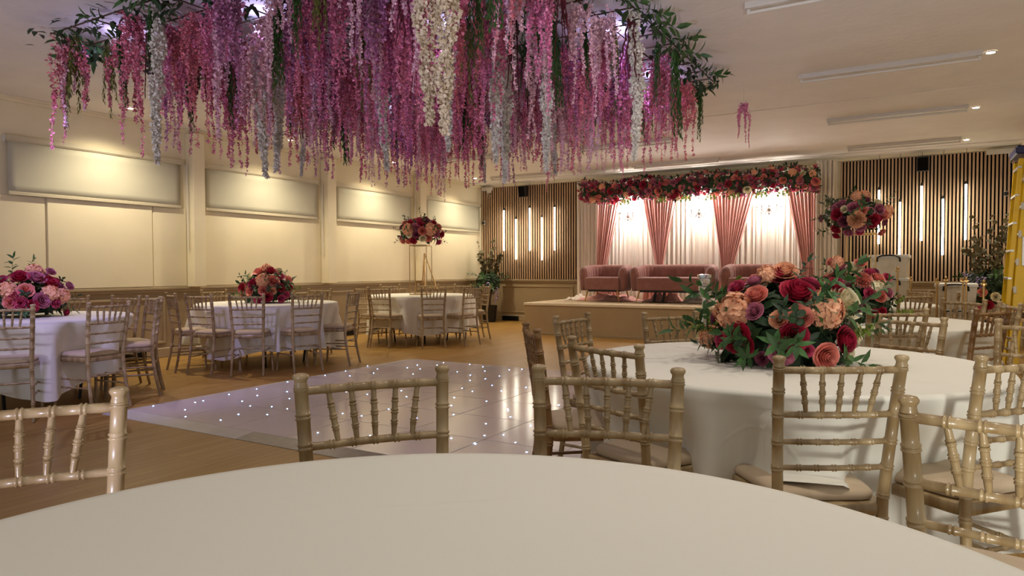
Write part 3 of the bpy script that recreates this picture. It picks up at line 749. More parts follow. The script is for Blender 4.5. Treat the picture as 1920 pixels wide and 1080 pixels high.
# ------------------------------------------------------------ dance floor
DX0, DX1, DY0, DY1 = -5.50, -1.86, 3.22, 6.88
e = empty('dance_floor', ((DX0+DX1)/2, (DY0+DY1)/2, 0), 0, 'white gloss dance floor dotted with blue-white lights', 'dance floor')
ox, oy = (DX0+DX1)/2, (DY0+DY1)/2
nt_ = 6; tw = (DX1-DX0)/nt_; th_ = (DY1-DY0)/nt_
mb = MB(); mb.box(DX0-ox+.002, DX1-ox-.002, DY0-oy+.002, DY1-oy-.002, .001, .017); mb.build('underlay', M['seam'], e, smooth=False)
tile = None
for i in range(nt_):
    for j in range(nt_):
        if tile is None:
            mb = MB(); g = .004; mb.bbox(-tw/2+g, tw/2-g, -th_/2+g, th_/2-g, .017, .022, b=.0012); tile = mb.mesh('floor_panel', M['dance'], False)
        put('floor_panel', tile, e, Matrix.Translation((DX0-ox+tw*(i+.5), DY0-oy+th_*(j+.5), 0)))
def ramp(x0, y0, x1, y1, nx, ny, w, m, lift=0.0):
    a, b = Vector((x0-ox, y0-oy, 0)), Vector((x1-ox, y1-oy, 0)); n_ = Vector((nx, ny, 0))*w; Z = Vector((0,0,.021+lift)); z0 = Vector((0,0,.003+lift))
    mb = MB(); mb.add([a+Z, b+Z, b+n_+z0, a+n_+z0, a, b, b+n_, a+n_], [(0,1,2,3),(7,6,5,4),(3,2,6,7),(0,3,7,4),(1,5,6,2),(0,4,5,1)])
    mb.build('edge_ramp', m, e, smooth=False)
ramp(DX0-.14, DY0, -4.0, DY0, 0, -1, .15, M['ramp']); ramp(-3.995, DY0, DX1, DY0, 0, -1, .15, M['ramp_metal'])
ramp(DX0, DY0, DX0, DY1, -1, 0, .14, M['ramp']); ramp(DX0, DY1, DX1, DY1, 0, 1, .12, M['ramp']); ramp(DX1, DY0, DX1, DY1, 1, 0, .12, M['ramp'])
LED = '97,245 195,226 328,242 330,271 370,211 404,204 477,285 552,261 567,206 512,178 601,226 628,155 630,182 672,262 691,229 757,125 755,166 765,195 756,238 884,338 914,98 988,257 1000,80 1018,100 1003,167 1040,298 1067,268 1092,58 1134,71 1117,88 1091,177 1103,149 1103,350 1127,190 1180,239 1233,162 1224,146 1255,187 1258,66 1282,92 1300,55 1312,71 1315,128 1298,277 1383,55 1410,45 1427,129 1424,173 1455,191 1443,224 1452,262 1467,83 1488,152 1520,52 1522,97 1521,119 1531,165 1575,62 1583,80 1585,112 1590,206 1588,300 1541,382 1613,140 1644,101 1652,163 1665,226 1681,246 1690,272 1685,75 1714,62 1738,72 1755,148 1711,379 1895,135 1893,222'
mb = MB(); mb.lathe([(.0055,0),(.005,.002),(.0025,.003)], 8); led = mb.mesh('led_light', M['led'], True)
nled = 0
for q in LED.split():
    x, y = q.split(','); p = on_z(200+float(x)/2.2326, 660+float(y)/2.2326, .022)
    if DX0-.1 < p.x < DX1 and DY0 < p.y < DY1: put('led_light', led, e, Matrix.Translation((p.x-ox, p.y-oy, .0218))); nled += 1
r_ = random.Random(4)
while nled < 96:
    x, y = r_.uniform(-2.9, -1.95), r_.uniform(3.4, 6.8)
    put('led_light', led, e, Matrix.Translation((x-ox, y-oy, .0218))); nled += 1

# ------------------------------------------------------------ tables and cloths
TB = {'F': (-.44, .51), 'R1': (-.50, 3.17), 'R2': (-.34, 5.93), 'R3': (-.60, 8.85), 'M': (-6.97, 5.85), 'B': (-6.90, 8.85), 'L': (-6.80, 3.05)}
TH, TR = .75, .835
CHAIRS = []        # (table, x, y, facing angle of +Y, label, material)
def table(key, label):
    x, y = TB[key]; e = empty('round_table', (x, y, 0), 0, label, 'table', 'round banquet tables')
    mb = MB(); mb.lathe([(TR-.02,TH-.028),(TR,TH-.022),(TR,TH-.006),(TR-.006,TH)], 64); mb.build('tabletop', M['log'], e)
    for k in range(4):
        a = PI/4+k*PI/2; mb = MB(); mb.tube([(.5*math.cos(a),.5*math.sin(a),TH-.03),(.42*math.cos(a),.42*math.sin(a),.001)], .014, 8); mb.build('leg', M['black'], e)
def tablecloth(key, label, seed, hem=.2, over=None):
    x, y = TB[key]; r_ = random.Random(seed); ph = [r_.uniform(0, 6.28) for _ in range(10)]
    ins = []
    for c in CHAIRS:
        if c[0] == key:
            dx, dy = c[1]-x, c[2]-y; ins.append((math.atan2(dy, dx), math.hypot(dx, dy), c[5] if len(c) > 5 else None))
    n = 288; G = []; zt = TH+.004
    for r0 in (.02,.2,.4,.55,.7,.78,.815): G.append([(r0*math.cos(2*PI*k/n), r0*math.sin(2*PI*k/n), zt) for k in range(n)])
    rows = 20
    def rad(a, t):
        # t 0 at the table edge, 1 at the hem
        q1 = abs(math.sin(4.5*a+ph[0]+.8*math.sin(2*a+ph[4]))); f = .75-1.5*q1**.6+.34*math.sin(14*a+ph[1]+math.sin(3*a))+.22*math.sin(23*a+ph[2])
        r1 = TR+.014+.055*t+.15*f*t**.72+.012*math.sin(31*a+ph[3])*t
        push = 0
        for b, dist, _ in ins:
            d = abs((a-b+PI) % (2*PI)-PI); wdt = .22
            if d < wdt*1.9:
                inner = max(.70, dist-.36)            # front edge of that chair's seat
                s = .5+.5*math.cos(min(1, d/(wdt*1.9))*PI); s = min(1, s*1.35)
                tt = min(1, max(0, t)/.48); pz = tt*tt*(3-2*tt)
                push = max(push, s*pz*max(0, r1-inner+.0))
        return r1-push
    for j in range(rows+1):
        t = j/rows; row = []
        for k in range(n):
            a = 2*PI*k/n; q = min(1, t*rows/2.0)
            he = hem+.05*math.sin(3*a+ph[5])+.035*math.sin(5*a+ph[6])
            z = zt-.002-(zt-he)*t
            if j == 0: rr = TR+.006; z = zt-.002
            elif j == 1: rr = TR+.013; z = zt-.016
            else: rr = rad(a, t)
            row.append([rr*math.cos(a), rr*math.sin(a), z])
        G.append(row)
    if over:
        a0, half, zs = over
        for j in range(len(G)-rows-1, len(G)):
            t = (j-(len(G)-rows-1))/rows
            for k in range(n):
                a = 2*PI*k/n; d = abs((a-a0+PI) % (2*PI)-PI)
                if d < half and t > .1:
                    s = .5+.5*math.cos(d/half*PI); s = min(1, s*1.6)
                    tz = zt-(zt-zs)*min(1, t/.5); rr = TR+.015+.02*min(1,t/.5)+max(0, t-.5)*.15+.010*math.sin(17*a+5*t)*t
                    z = tz+(.004*math.sin(19*a+14*t)+.004)*(t > .5)
                    p = G[j][k]; ro = math.hypot(p[0], p[1]); r2 = ro+(rr-ro)*s; p[0], p[1], p[2] = r2*math.cos(a), r2*math.sin(a), p[2]+(z-p[2])*s
    mb = MB(); mb.grid(G, True); c0 = len(mb.v); mb.v.append((0,0,zt)); 
    for k in range(n): mb.f.append((c0, k, (k+1) % n)); mb.m.append(0)
    o = mb.build('tablecloth', M['cloth_creased' if key in ('F','R1') else 'cloth'], None, sharp=None); o.location = (x, y, 0)
    return tag(o, label, 'tablecloth', 'white round tablecloths')

# ------------------------------------------------------------ the banquet chair
def turned(mb, path, r_, rings, ringr=1.22, n=10, ends=None, rw=.0035, gap=.0085, rf=None):
    """path: function t->Vector, rings: list of t with double beads; bead widths are in metres"""
    L = sum((path((k+1)/20)-path(k/20)).length for k in range(20))
    st = {0.0: 1.0, 1.0: 1.0}
    for k in range(1, 12): st[k/12] = 1.0
    for t in rings:
        for s in (-1, 1):
            c = t+s*gap/2/L
            for dt, m in ((-rw, 1.0), (-rw*.4, ringr), (rw*.4, ringr), (rw, 1.0)):
                tt = c+dt/L
                if 0 < tt < 1: st[tt] = m
        for k in list(st):
            if st[k] == 1.0 and abs(k-t) < (gap*.5)/L and k not in (0.0, 1.0): st[k] = 1.0
    ts = sorted(st); 
    mb.tube([path(t) for t in ts], [st[t]*(rf(t) if rf else r_) for t in ts], n)
def lerp_path(a, b, bow=(0,0,0)):
    a, b, bow = Vector(a), Vector(b), Vector(bow)
    return lambda t: a.lerp(b, t)+bow*(4*t*(1-t))
def catmull(pts):
    pts = [Vector(p) for p in pts]; n = len(pts)-1
    def f(t):
        x = min(max(t, 0), 1)*n; i = min(int(x), n-1); u = x-i
        p0, p1, p2, p3 = pts[max(i-1,0)], pts[i], pts[i+1], pts[min(i+2,n)]
        return .5*((2*p1)+(p2-p0)*u+(2*p0-5*p1+4*p2-p3)*u*u+(3*p1-p0-3*p2+p3)*u**3)
    return f
def post_x(z): return .158+(.181-.158)*max(0, z-.44)/.465 if z > .44 else .158+.012*(.44-z)/.44
def post_y(z):
    return -.170-.062*max(0, z-.44)**1.25/.465**1.25 if z > .44 else -.170-.065*((.44-z)/.44)**1.6
def round_plate(mb, zs, fw, bw, y0, y1, c=.05):
    L = []
    for z, ins in zs:
        pts = []
        for (sx, fy) in ((-1,0),(1,0),(1,1),(-1,1)):
            hw = (bw if fy == 0 else fw)-ins; yy = (y0+ins) if fy == 0 else (y1-ins)
            a0 = {(-1,0):PI,(1,0):1.5*PI,(1,1):0,(-1,1):PI/2}[(sx,fy)]
            for k in range(5):
                a = a0+PI/2*k/4; pts.append(Vector((sx*(hw-c)+c*math.cos(a), (yy+c if fy == 0 else yy-c)+c*math.sin(a), z)))
        L.append(pts)
    mb.loops(L, True)
def chair_parts():
    P = []
    for sx in (-1, 1):
        zz = [0.001,.11,.22,.33,.44,.53,.62,.71,.80,.872]; path = catmull([(sx*post_x(z), post_y(z), z) for z in zz])
        tz = lambda z: next((i+(z-zz[i])/(zz[i+1]-zz[i]))/(len(zz)-1) for i in range(len(zz)-1) if zz[i+1] >= z)
        mb = MB(); turned(mb, path, .0165, [tz(z) for z in (.14,.27,.40,.475,.565,.645,.728,.80,.862)], 1.16, 12, rw=.004, gap=.011, rf=lambda t: .0125+.004*min(1, t*2.2))
        x, y = sx*post_x(.872), post_y(.872)
        mb.lathe([(.0165,0),(.0172,.003),(.0148,.011),(.0152,.016),(.0190,.022),(.0195,.027),(.0165,.032),(.008,.0345)], 12, (x, y, .871)); P.append(('back_post', mb))
    for z, n5, r_ in ((.862,5,.0108),(.728,5,.0098),(.645,5,.0085),(.565,5,.0085)):
        mb = MB(); x, y = post_x(z)-.008, post_y(z); turned(mb, lerp_path((-x,y,z),(x,y,z),(0,-.012,0)), r_, [(.5+(k-2)*.165) for k in range(5)], 1.25, 10, rw=.0032, gap=.009)
        P.append(('top_rail' if z > .8 else 'back_rail', mb))
    for k in range(5):
        a = (k-2)*.165*2*(post_x(.862)-.008); b = (k-2)*.165*2*(post_x(.728)-.008)*.86
        bow = lambda t: -.012*(1-(2*(t))**2)
        ya, yb_ = post_y(.862)-.012*(1-((k-2)*.33)**2), post_y(.728)-.012*(1-((k-2)*.33)**2)
        mb = MB(); turned(mb, lerp_path((b,yb_,.734),(a,ya,.855)), .0072, [.27,.5,.73], 1.3, 8, rw=.003, gap=.007, rf=lambda t: .0058+.0022*math.sin(PI*t)**.5); P.append(('spindle', mb))
    mb = MB(); round_plate(mb, [(.412,.004),(.416,0),(.446,0),(.450,.004)], .195, .172, -.178, .205, .045); P.append(('seat_frame', mb))
    for sx in (-1, 1):
        mb = MB(); turned(mb, lerp_path((sx*.185,.205,.001),(sx*.168,.175,.414)), .0145, [.3,.62,.9], 1.17, 10, rw=.004, gap=.011, rf=lambda t: .0115+.004*t); P.append(('front_leg', mb))
    for z0, z1 in ((.27,.27),(.20,.20)):
        for sx in (-1, 1):
            fy = .205-.03*z0/.414; fx = .185-.017*z0/.414
            mb = MB(); turned(mb, lerp_path((sx*post_x(z1),post_y(z1),z1),(sx*fx,fy,z0)), .0078, [.35,.65], 1.25, 8); P.append(('stretcher', mb))
    for z in (.30,):
        fy = .205-.03*z/.414; fx = .185-.017*z/.414
        mb = MB(); turned(mb, lerp_path((-fx,fy,z),(fx,fy,z)), .0078, [.3,.5,.7], 1.25, 8); P.append(('stretcher', mb))
        mb = MB(); turned(mb, lerp_path((-post_x(z),post_y(z),z),(post_x(z),post_y(z),z)), .0078, [.3,.5,.7], 1.25, 8); P.append(('stretcher', mb))
    mb = MB(); round_plate(mb, [(.4505,.012),(.456,.002),(.470,0),(.482,.008),(.489,.03),(.492,.07),(.493,.11)], .192, .158, -.155, .212, .048); P.append(('cushion', mb))
    return P
_parts = chair_parts()
CM = {}
for mk in ('wood', 'wood_shaded'):
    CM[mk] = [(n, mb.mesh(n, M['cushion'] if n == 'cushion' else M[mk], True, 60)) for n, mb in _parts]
def build_chair(x, y, rz, label, mk='wood', group=None):
    e = empty('banquet_chair', (x, y, 0), rz, label, 'chair', group)
    for n, me in CM[mk]: put(n, me, e)
    return e
BACK = Vector((0, -.232, 0))
def seat_from_posts(pl, pr, z=.905, away=True, w=.362):
    """solve chair position from its two back finials in the photo; away: we look at the outside of its back"""
    best = None; M1, M2 = on_z(pl[0], pl[1], z), on_z(pr[0], pr[1], z); m = (M1+M2)/2
    x, y = m.x, m.y; d0 = (M2-M1); ang = math.atan2(d0.y, d0.x)
    def proj(v):
        q = v-CAM; d = q.dot(_f); return 960+FPX*q.dot(CR)/d, 540-FPX*q.dot(CU)/d
    def cost(x, y, a):
        dx, dy = math.cos(a)*w/2, math.sin(a)*w/2; c = 0
        for s, p in ((-1,pl),(1,pr)):
            u, v = proj(Vector((x+s*dx, y+s*dy, z))); c += (u-p[0])**2+4*(v-p[1])**2
        return c
    cb = cost(x, y, ang); st = .2
    while st > .0015:
        imp = False
        for dx, dy, da in ((1,0,0),(-1,0,0),(0,1,0),(0,-1,0),(0,0,1),(0,0,-1)):
            c = cost(x+dx*st, y+dy*st, ang+da*st)
            if c < cb-1e-9: x, y, ang, cb, imp = x+dx*st, y+dy*st, ang+da*st, c, True; break
        if not imp: st *= .6
    # facing: chair local +X runs from one finial to the other; if we see the outside of the back, +X is pl->pr, else pr->pl
    rz = ang if away else ang+PI
    o = Vector((x, y, 0))-Matrix.Rotation(rz, 3, 'Z') @ BACK
    return o.x, o.y, rz
def face(px, key, Rc=1.10, far=False, twist=0):
    """a chair whose back stands on the circle of radius Rc round its table, at photo column px"""
    tx, ty = TB[key]; h = heading(px); d = Vector((math.sin(h), math.cos(h))); c = Vector((tx, ty)); t0 = c.dot(d); off = (d*t0-c).length
    t = t0+(1 if far else -1)*math.sqrt(max(0, Rc*Rc-off*off)); p = d*t; v = c-p
    if off > Rc: pass
    rz = math.atan2(v.y, v.x)-PI/2+R(twist)
    o = Vector((p.x, p.y, 0))-Matrix.Rotation(rz, 3, 'Z') @ BACK
    return o.x, o.y, rz
def chair(key, pose, label, mk='wood'):
    x, y, rz = pose; b = Vector((x, y, 0))+Matrix.Rotation(rz, 3, 'Z') @ BACK
    CHAIRS.append((key, b.x, b.y)); build_chair(x, y, rz, label, mk, {'F':'chairs round the near white table','R1':'chairs round the table with the big flower dome','R2':'chairs round the second flower table','R3':'chairs round the tall arrangement table','M':'chairs round the middle round table','B':'chairs round the tall flower stand table','L':'chairs round the table by the first blind'}[key])
def posed(xm, ym, rzdeg):
    rz = R(rzdeg); o = Vector((xm, ym, 0))-Matrix.Rotation(rz, 3, 'Z') @ BACK; return o.x, o.y, rz
sp = seat_from_posts
# near table: we look at the inside of the backs, seats tucked under the cloth
chair('F', sp((567,699),(824,687), away=False), 'limewashed chair at the near white table, its back against the dance floor')
chair('F', posed(-1.584, .696, -121.5), 'limewashed chair cut by the frame edge at the near white table, before bare wood floor')
chair('F', sp((1010,683),(1272,689), away=False), 'limewashed chair between the near white table and the big flower table')
# the table with the big flower dome
chair('R1', sp((1464,664),(1690,670)), 'honey limewashed chair in front of the big flower dome, tablecloth spilling on its seat')
chair('R1', posed(.17, 1.53, -9), 'closest limewashed chair beside the near table edge, seat cushion seen through its spindles')
chair('R1', face(1925, 'R1', 1.02), 'pale chair at the big flower table, post standing before its tablecloth edge')
chair('R1', posed(.53, 4.10, 152), 'pale chair beyond the big flower table on the ladder side')
chair('R1', sp((1070,632),(1196,643)), 'limewashed chair at the big flower table seen through the nearer chair back')
chair('R1', posed(-1.50, 2.72, -53), 'limewashed chair in a shaded brown tone seen edge-on beside the dance floor', 'wood_shaded')
chair('R1', sp((1040,592),(1100,585), away=False), 'limewashed chair beside the dance floor in front of the stage corner')
chair('R1', sp((1207,584),(1302,584), away=False), 'limewashed chair against the stage front beyond the big flower table')
chair('R1', sp((1648,587.6),(1772,595), away=False), 'limewashed chair between the big flower dome and the second flower table')
# second flower table
chair('R2', sp((1629,580),(1739,576)), 'limewashed chair at the second flower table, overlapped by the chair of the big flower table')
chair('R2', sp((1832,578),(1893,575)), 'honey brown chair at the second flower table before the wooden bench', 'wood_shaded')
chair('R2', posed(.36, 6.78, 142), 'limewashed chair on the far side of the second flower table by the gold poles')
chair('R2', posed(.62, 6.22, 105), 'limewashed chair of the second flower table next to the yellow ladder foot')
# tall arrangement table
chair('R3', posed(.02, 8.02, 38), 'limewashed chair at the tall arrangement table seen over the second tablecloth')
chair('R3', posed(.06, 9.55, 128), 'limewashed chair on the far side of the tall arrangement table before the boxes')
chair('R3', posed(.42, 8.72, 88), 'limewashed chair facing the tall arrangement table in front of the low storage box')
# middle round table
for px, fr, lb in ((318, False, 'edge-on at the end nearest the first blind table'), (370, False, 'second from the first blind table'), (461, False, 'with its back squarely to the dance floor'), (577, False, 'nearest the stage on the dance floor side'),
                   (664, False, 'edge-on at the stage end, facing along the wall'), (400, True, 'by the wall, seen over the cloth beside the flowers'), (600, True, 'by the wall on the stage side of the flowers'), (528, True, 'by the wall hidden behind the flower dome')):
    chair('M', face(px, 'M', 1.13, fr), 'chair at the middle table, '+lb)
for px, fr, lb in ((676, False, 'edge-on near the middle table'), (710, False, 'on the dance floor side, second along'), (813, False, 'squarely in front of the gold stand'), (886, False, 'on the stage side with its back to the floor'),
                   (913, True, 'edge-on before the corner plant'), (731, True, 'by the wall before the gold stand'), (803, True, 'by the wall behind the gold stand'), (868, True, 'by the wall before the last blind')):
    chair('B', face(px, 'B', 1.13, fr), 'chair at the gold stand table, '+lb)
for px, fr, lb in ((5, False, 'cut by the frame edge beside the flower dome'), (205, False, 'lilac lit with its back to the dance floor'), (300, False, 'lilac lit and edge-on at the dance floor side'), (288, True, 'behind the lilac lit edge-on one'), (236, True, 'by the wall under the window boards'), (128, True, 'by the wall partly behind the flower dome')):
    chair('L', face(px, 'L', 1.08, fr), 'chair at the first blind table, '+lb)
TN = {'F': 'round table right in front of the camera', 'R1': 'round table carrying the big flower dome', 'R2': 'round table carrying the second flower dome', 'R3': 'round table carrying the tall arrangement near the boxes',
      'M': 'middle round table along the blind wall', 'B': 'round table carrying the tall gold flower stand', 'L': 'round table by the first blind, cut by the frame'}
TC = {'F': 'empty white tablecloth filling the bottom of the frame', 'R1': 'white tablecloth under the big flower dome', 'R2': 'white tablecloth under the second flower dome', 'R3': 'white tablecloth under the tall arrangement near the boxes',
      'M': 'white tablecloth on the middle round table along the blinds', 'B': 'white tablecloth under the tall gold flower stand', 'L': 'lilac lit white tablecloth on the table cut by the frame edge'}
for i, k in enumerate(TB):
    table(k, TN[k])
    ov = None
    if k == 'R1':
        c = [c for c in CHAIRS if c[0] == 'R1'][0]; ov = (math.atan2(c[2]-TB[k][1], c[1]-TB[k][0])-.06, .26, .4965)
    tablecloth(k, TC[k], 30+i, over=ov)
# ------------------------------------------------------------ table flowers
def flower_dome(key, label, dx=0, dy=0):
    x, y = TB[key]; return empty('flower_centrepiece', (x+dx, y+dy, TH+.006), 0, label, 'flower arrangement', 'domed flower centrepieces')
A = (1260, 460, 4.155)
it = [('ph',480,510,250),('ph',1190,500,250),('wr',1335,450,230),('cr',980,370,210),('or',1000,550,155),('or',655,390,150),('mr',640,515,120),('pr',835,580,120),('cr',840,240,150),('ph',745,225,130),('pr',880,205,150),('mr',640,285,110),('gr',505,330,110),
      ('cr',510,720,190),('cr',560,780,140),('cr',940,705,180),('mr',860,830,170),('cr',1345,740,170),('pr',1425,700,70),('or',1195,865,170),('wr',1370,840,100),('gr',390,740,110),('lr',340,560,90),('cr',1280,310,110),('or',1190,360,70),('lr',1440,480,80),('lr',700,880,90),('gr',1060,820,80)]
d1 = flower_dome('R1', 'big flower dome of crimson and peach roses on the table before the stage', .0, -.02)
arrangement(d1, (0,0,.075), (.30,.28,.29), it, A, 1, True, 16, -.25, 30, 1.12, 520, .85)
r_ = random.Random(99)
for k in range(16):     # long leafy sprays reaching out past the dome
    a = 2*PI*k/16+r_.uniform(-.15,.15); z = r_.uniform(-.02,.30)
    d = Vector((math.cos(a), math.sin(a), .15 if z < .1 else .6))
    place(d1, 'leaf_spray', SPR['lance'][k % 3], Vector((.25*math.cos(a), .24*math.sin(a), .1+z*.7)), d, r_.uniform(.7,1.0), r_.uniform(0,6))
A = (1560, 460, 4.153)
it = [('mr',70,175,95),('wr',165,180,105),('ok',235,285,140),('mr',135,295,90),('or',358,262,90),('wh',345,330,95),('or',368,390,90),('gr',300,375,80),('gr',295,218,85),('ph',40,135,90),('or',220,138,75),('mr',438,370,70),('or',0,130,70),('lr',330,210,60),('cr',330,530,60),('cr',390,520,60),('gr',430,250,60),('cr',20,320,120),('lr',240,440,60)]
d2 = flower_dome('R2', 'second flower dome with mauve, coral and white blooms by the storage boxes', -.06, -.06)
arrangement(d2, (0,0,.09), (.31,.29,.30), it, A, 2, True, 14, -.25, 22, 1.12, 380, .8)
A = (300, 460, 4.155)
it = [('or',770,210,80),('cr',865,205,75),('wr',928,205,60),('wr',695,255,65),('ph',800,275,95),('or',885,280,80),('gr',940,245,60),('or',1000,270,70),('cr',640,330,65),('cr',730,300,75),('or',805,350,65),('pr',870,350,62),('or',700,360,60),('cr',940,330,60),('cr',835,400,70),('gr',945,415,55),('gr',985,385,50),('gr',760,430,50),('ph',830,190,80),('lr',720,320,55),('cr',1010,330,50)]
d3 = flower_dome('M', 'flower dome of peach and crimson blooms on the middle round table')
arrangement(d3, (0,0,.10), (.31,.31,.31), it, A, 3, False, 14, -.25, 22, 1.12, 380, .8)
A = (0, 440, 3.0)
it = [('mr',205,245,80),('cr',275,270,80),('cr',110,240,80),('ph',195,210,80),('or',145,315,72),('ph',285,330,80),('ph',345,345,75),('gr',310,380,55),('mr',235,370,75),('gr',75,345,55),('or',55,380,60),('gr',115,385,62),('ph',40,310,80),('mr',285,210,45),('gr',10,255,55),('mr',390,290,45),('cr',370,435,45),('mr',-30,330,70),('lr',330,290,50),('cr',180,400,60),('or',-60,260,70)]
d4 = flower_dome('L', 'flower dome on the table cut by the frame, under the first window boards')
arrangement(d4, (0,0,.10), (.33,.33,.31), it, A, 4, False, 14, -.25, 22, 1.12, 380, .8)
# ------------------------------------------------------------ tall gold stands with flower balls
def gold_stand(x, y, h, s, rz, label):
    e = empty('gold_flower_stand', (x, y, TH+.006), rz, label, 'flower stand', 'tall gold flower stands')
    for sx in (-1,1):
        for sy in (-1,1):
            mb = MB(); mb.box(sx*s-.0055, sx*s+.0055, sy*s-.0055, sy*s+.0055, 0, h); mb.build('leg', M['gold'], e, smooth=False)
    for z in (.0, h-.014):
        mb = MB()
        for q in (-1,1): mb.box(-s, s, q*s-.006, q*s+.006, z, z+.014); mb.box(q*s-.006, q*s+.006, -s, s, z, z+.014)
        mb.build('frame_ring', M['gold'], e, smooth=False)
    mb = MB(); mb.box(-s, s, -s, s, h-.002, h+.004); mb.build('top_plate', M['gold'], e, smooth=False)
def flower_ball(key, z, label):
    x, y = TB[key]; return empty('flower_ball', (x, y, z), 0, label, 'flower arrangement', 'flower balls on the tall gold stands')
gold_stand(*TB['B'], .80, .14, R(20), 'tall gold frame stand on the table by the last blind')
gold_stand(TB['R3'][0]+.07, TB['R3'][1], .80, .13, R(14), 'tall gold frame stand on the table before the storage boxes')
A = (640, 380, 3.6)
it = [('ph',450,180,70),('mr',500,165,50),('cr',535,150,50),('or',550,190,52),('ph',602,180,72),('wr',550,240,42),('or',590,240,42),('cr',485,255,45),('or',450,260,38),('or',415,260,38),('wr',458,215,40),('mr',640,210,48),('gr',655,265,45),('cr',675,215,45),('gr',530,120,48),('or',655,165,45),('cr',465,138,45),('lr',570,120,50),('cr',620,140,45),('lr',505,215,40)]
b1 = flower_ball('B', TH+.806, 'flower ball on the gold stand in front of the last blinds')
arrangement(b1, (0,0,.20), (.36,.36,.25), it, A, 5, False, 14, -.6, 22, 1.12, 380, .8)
A = (1540, 270, 5.14)
it = [('pk',340,725,160),('or',408,640,70),('mr',303,610,85),('mr',475,650,65),('cr',495,740,110),('mr',150,610,80),('cr',150,680,90),('wr',545,568,70),('mr',560,630,90),('ph',645,640,90),('or',605,680,80),('mr',380,800,80),('mr',262,850,75),('gr',372,850,60),('cr',140,820,75),('cr',145,880,65),('or',580,850,60),('ph',340,500,90),('ph',420,490,80),('lr',215,750,90),('wr',220,630,60),('lr',430,540,60),('gr',350,590,60),('mr',200,570,60),('cr',560,720,50)]
b2 = flower_ball('R3', TH+.806, 'flower ball on the gold stand in front of the slatted panel')
arrangement(b2, (0,0,.20), (.36,.36,.27), it, A, 6, True, 14, -.6, 22, 1.12, 380, .8)
# clear crystal stand beside the big dome
e = empty('crystal_stand', (-.97, 3.70, TH+.006), 0, 'clear crystal candle stand half hidden behind the big flower dome', 'candle stand')
mb = MB(); mb.lathe([(.055,0),(.055,.01),(.014,.02),(.012,.09),(.018,.12),(.012,.15),(.012,.24),(.03,.27),(.034,.34),(.028,.35)], 14); mb.build('stem', M['acrylic'], e)
mb = MB(); mb.lathe([(.03,.35),(.038,.355),(.038,.37),(.02,.372)], 14); mb.build('collar', M['chrome'], e)

# ------------------------------------------------------------ corner plants
def corner_plant(x, y, label, seed, roses, hgt=1.9, wis=6):
    e = empty('corner_plant', (x, y, .002), 0, label, 'artificial plant', 'artificial flower arrangements in the end wall corners'); r_ = random.Random(seed)
    mb = MB(); mb.lathe([(.12,0),(.14,.01),(.17,.34),(.185,.36),(.165,.365),(.15,.30)], 20); mb.build('pot', M['black'], e)
    mb = MB(); lf = MB()
    for k in range(9):
        a = r_.uniform(0,6.28); top = hgt*r_.uniform(.72,1.0); o_ = Vector((.26*math.cos(a), .22*math.sin(a), 0))
        P = [Vector((0,0,.3))+o_*(t**1.4)+Vector((r_.uniform(-.015,.015),r_.uniform(-.015,.015),(top-.3)*t)) for t in [q/7 for q in range(8)]]
        mb.tube(P, [.008-.0009*q for q in range(8)], 5)
        for q in range(40):
            t = r_.uniform(.42,1.0); i = min(6, int(t*7)); p = P[i].lerp(P[i+1], t*7-i); b = r_.uniform(0,6.28)
            round_leaf(lf, p, (math.cos(b), math.sin(b), r_.uniform(-.5,.7)), (r_.gauss(0,1),r_.gauss(0,1),r_.gauss(0,1)), r_.uniform(.028,.046))
    mb.build('branch', M['bark'], e); tag(lf.build('dry_leaves', M['olive_leaf'], e), kind='stuff')
    foliage_ball('foliage', e, (0,-.05,.86), (.27,.24,.28), 420, seed, -1.0)
    for k in range(14):
        a = r_.uniform(0,6.28); place(e, 'leaf_spray', r_.choice(SPR['dark']+SPR['lance']), Vector((.2*math.cos(a), -.05+.18*math.sin(a), r_.uniform(.7,1.05))), (math.cos(a), math.sin(a), .3), 1.1, k)
    for k in range(wis):
        a = r_.uniform(-2.8,-.2) if k % 3 else r_.uniform(0,6); L = r_.uniform(.22,.42); w_ = MB(); x0, y0 = .27*math.cos(a), -.05+.24*math.sin(a); z0 = r_.uniform(.78,1.02)
        if roses: z0 += .12; L *= .7
        for q in range(70):
            t = r_.random(); rr = .045*(1-t)+.01; b = r_.uniform(0,6.28); p = Vector((x0+rr*math.cos(b), y0+rr*math.sin(b), z0-L*t)); round_leaf(w_, p, (math.cos(b), math.sin(b), -.5), (math.sin(b),0,1), r_.uniform(.010,.017))
        w_.build('wisteria_tail', M['lilac'], e)['label'] = 'lilac blossom tail'
    if roses:
        for k, (cx_, cz_, col) in enumerate(((-.06,.80,'coral'),(.1,.74,'cream'),(-.2,.74,'coral'),(.02,.62,'crimson'),(-.14,.58,'magenta'))):
            place(e, 'rose', FL[col,'rose',0], Vector((cx_,-.29,cz_)), (cx_,-1,.2), .062, k, col+' rose')
    return e
corner_plant(-8.12, 12.86, 'dry branches, green leaves and lilac blossom in the window corner', 5, False)
corner_plant(.92, 12.3, 'eucalyptus branches with lilac and coral flowers beside the yellow ladder', 6, True, 2.0)

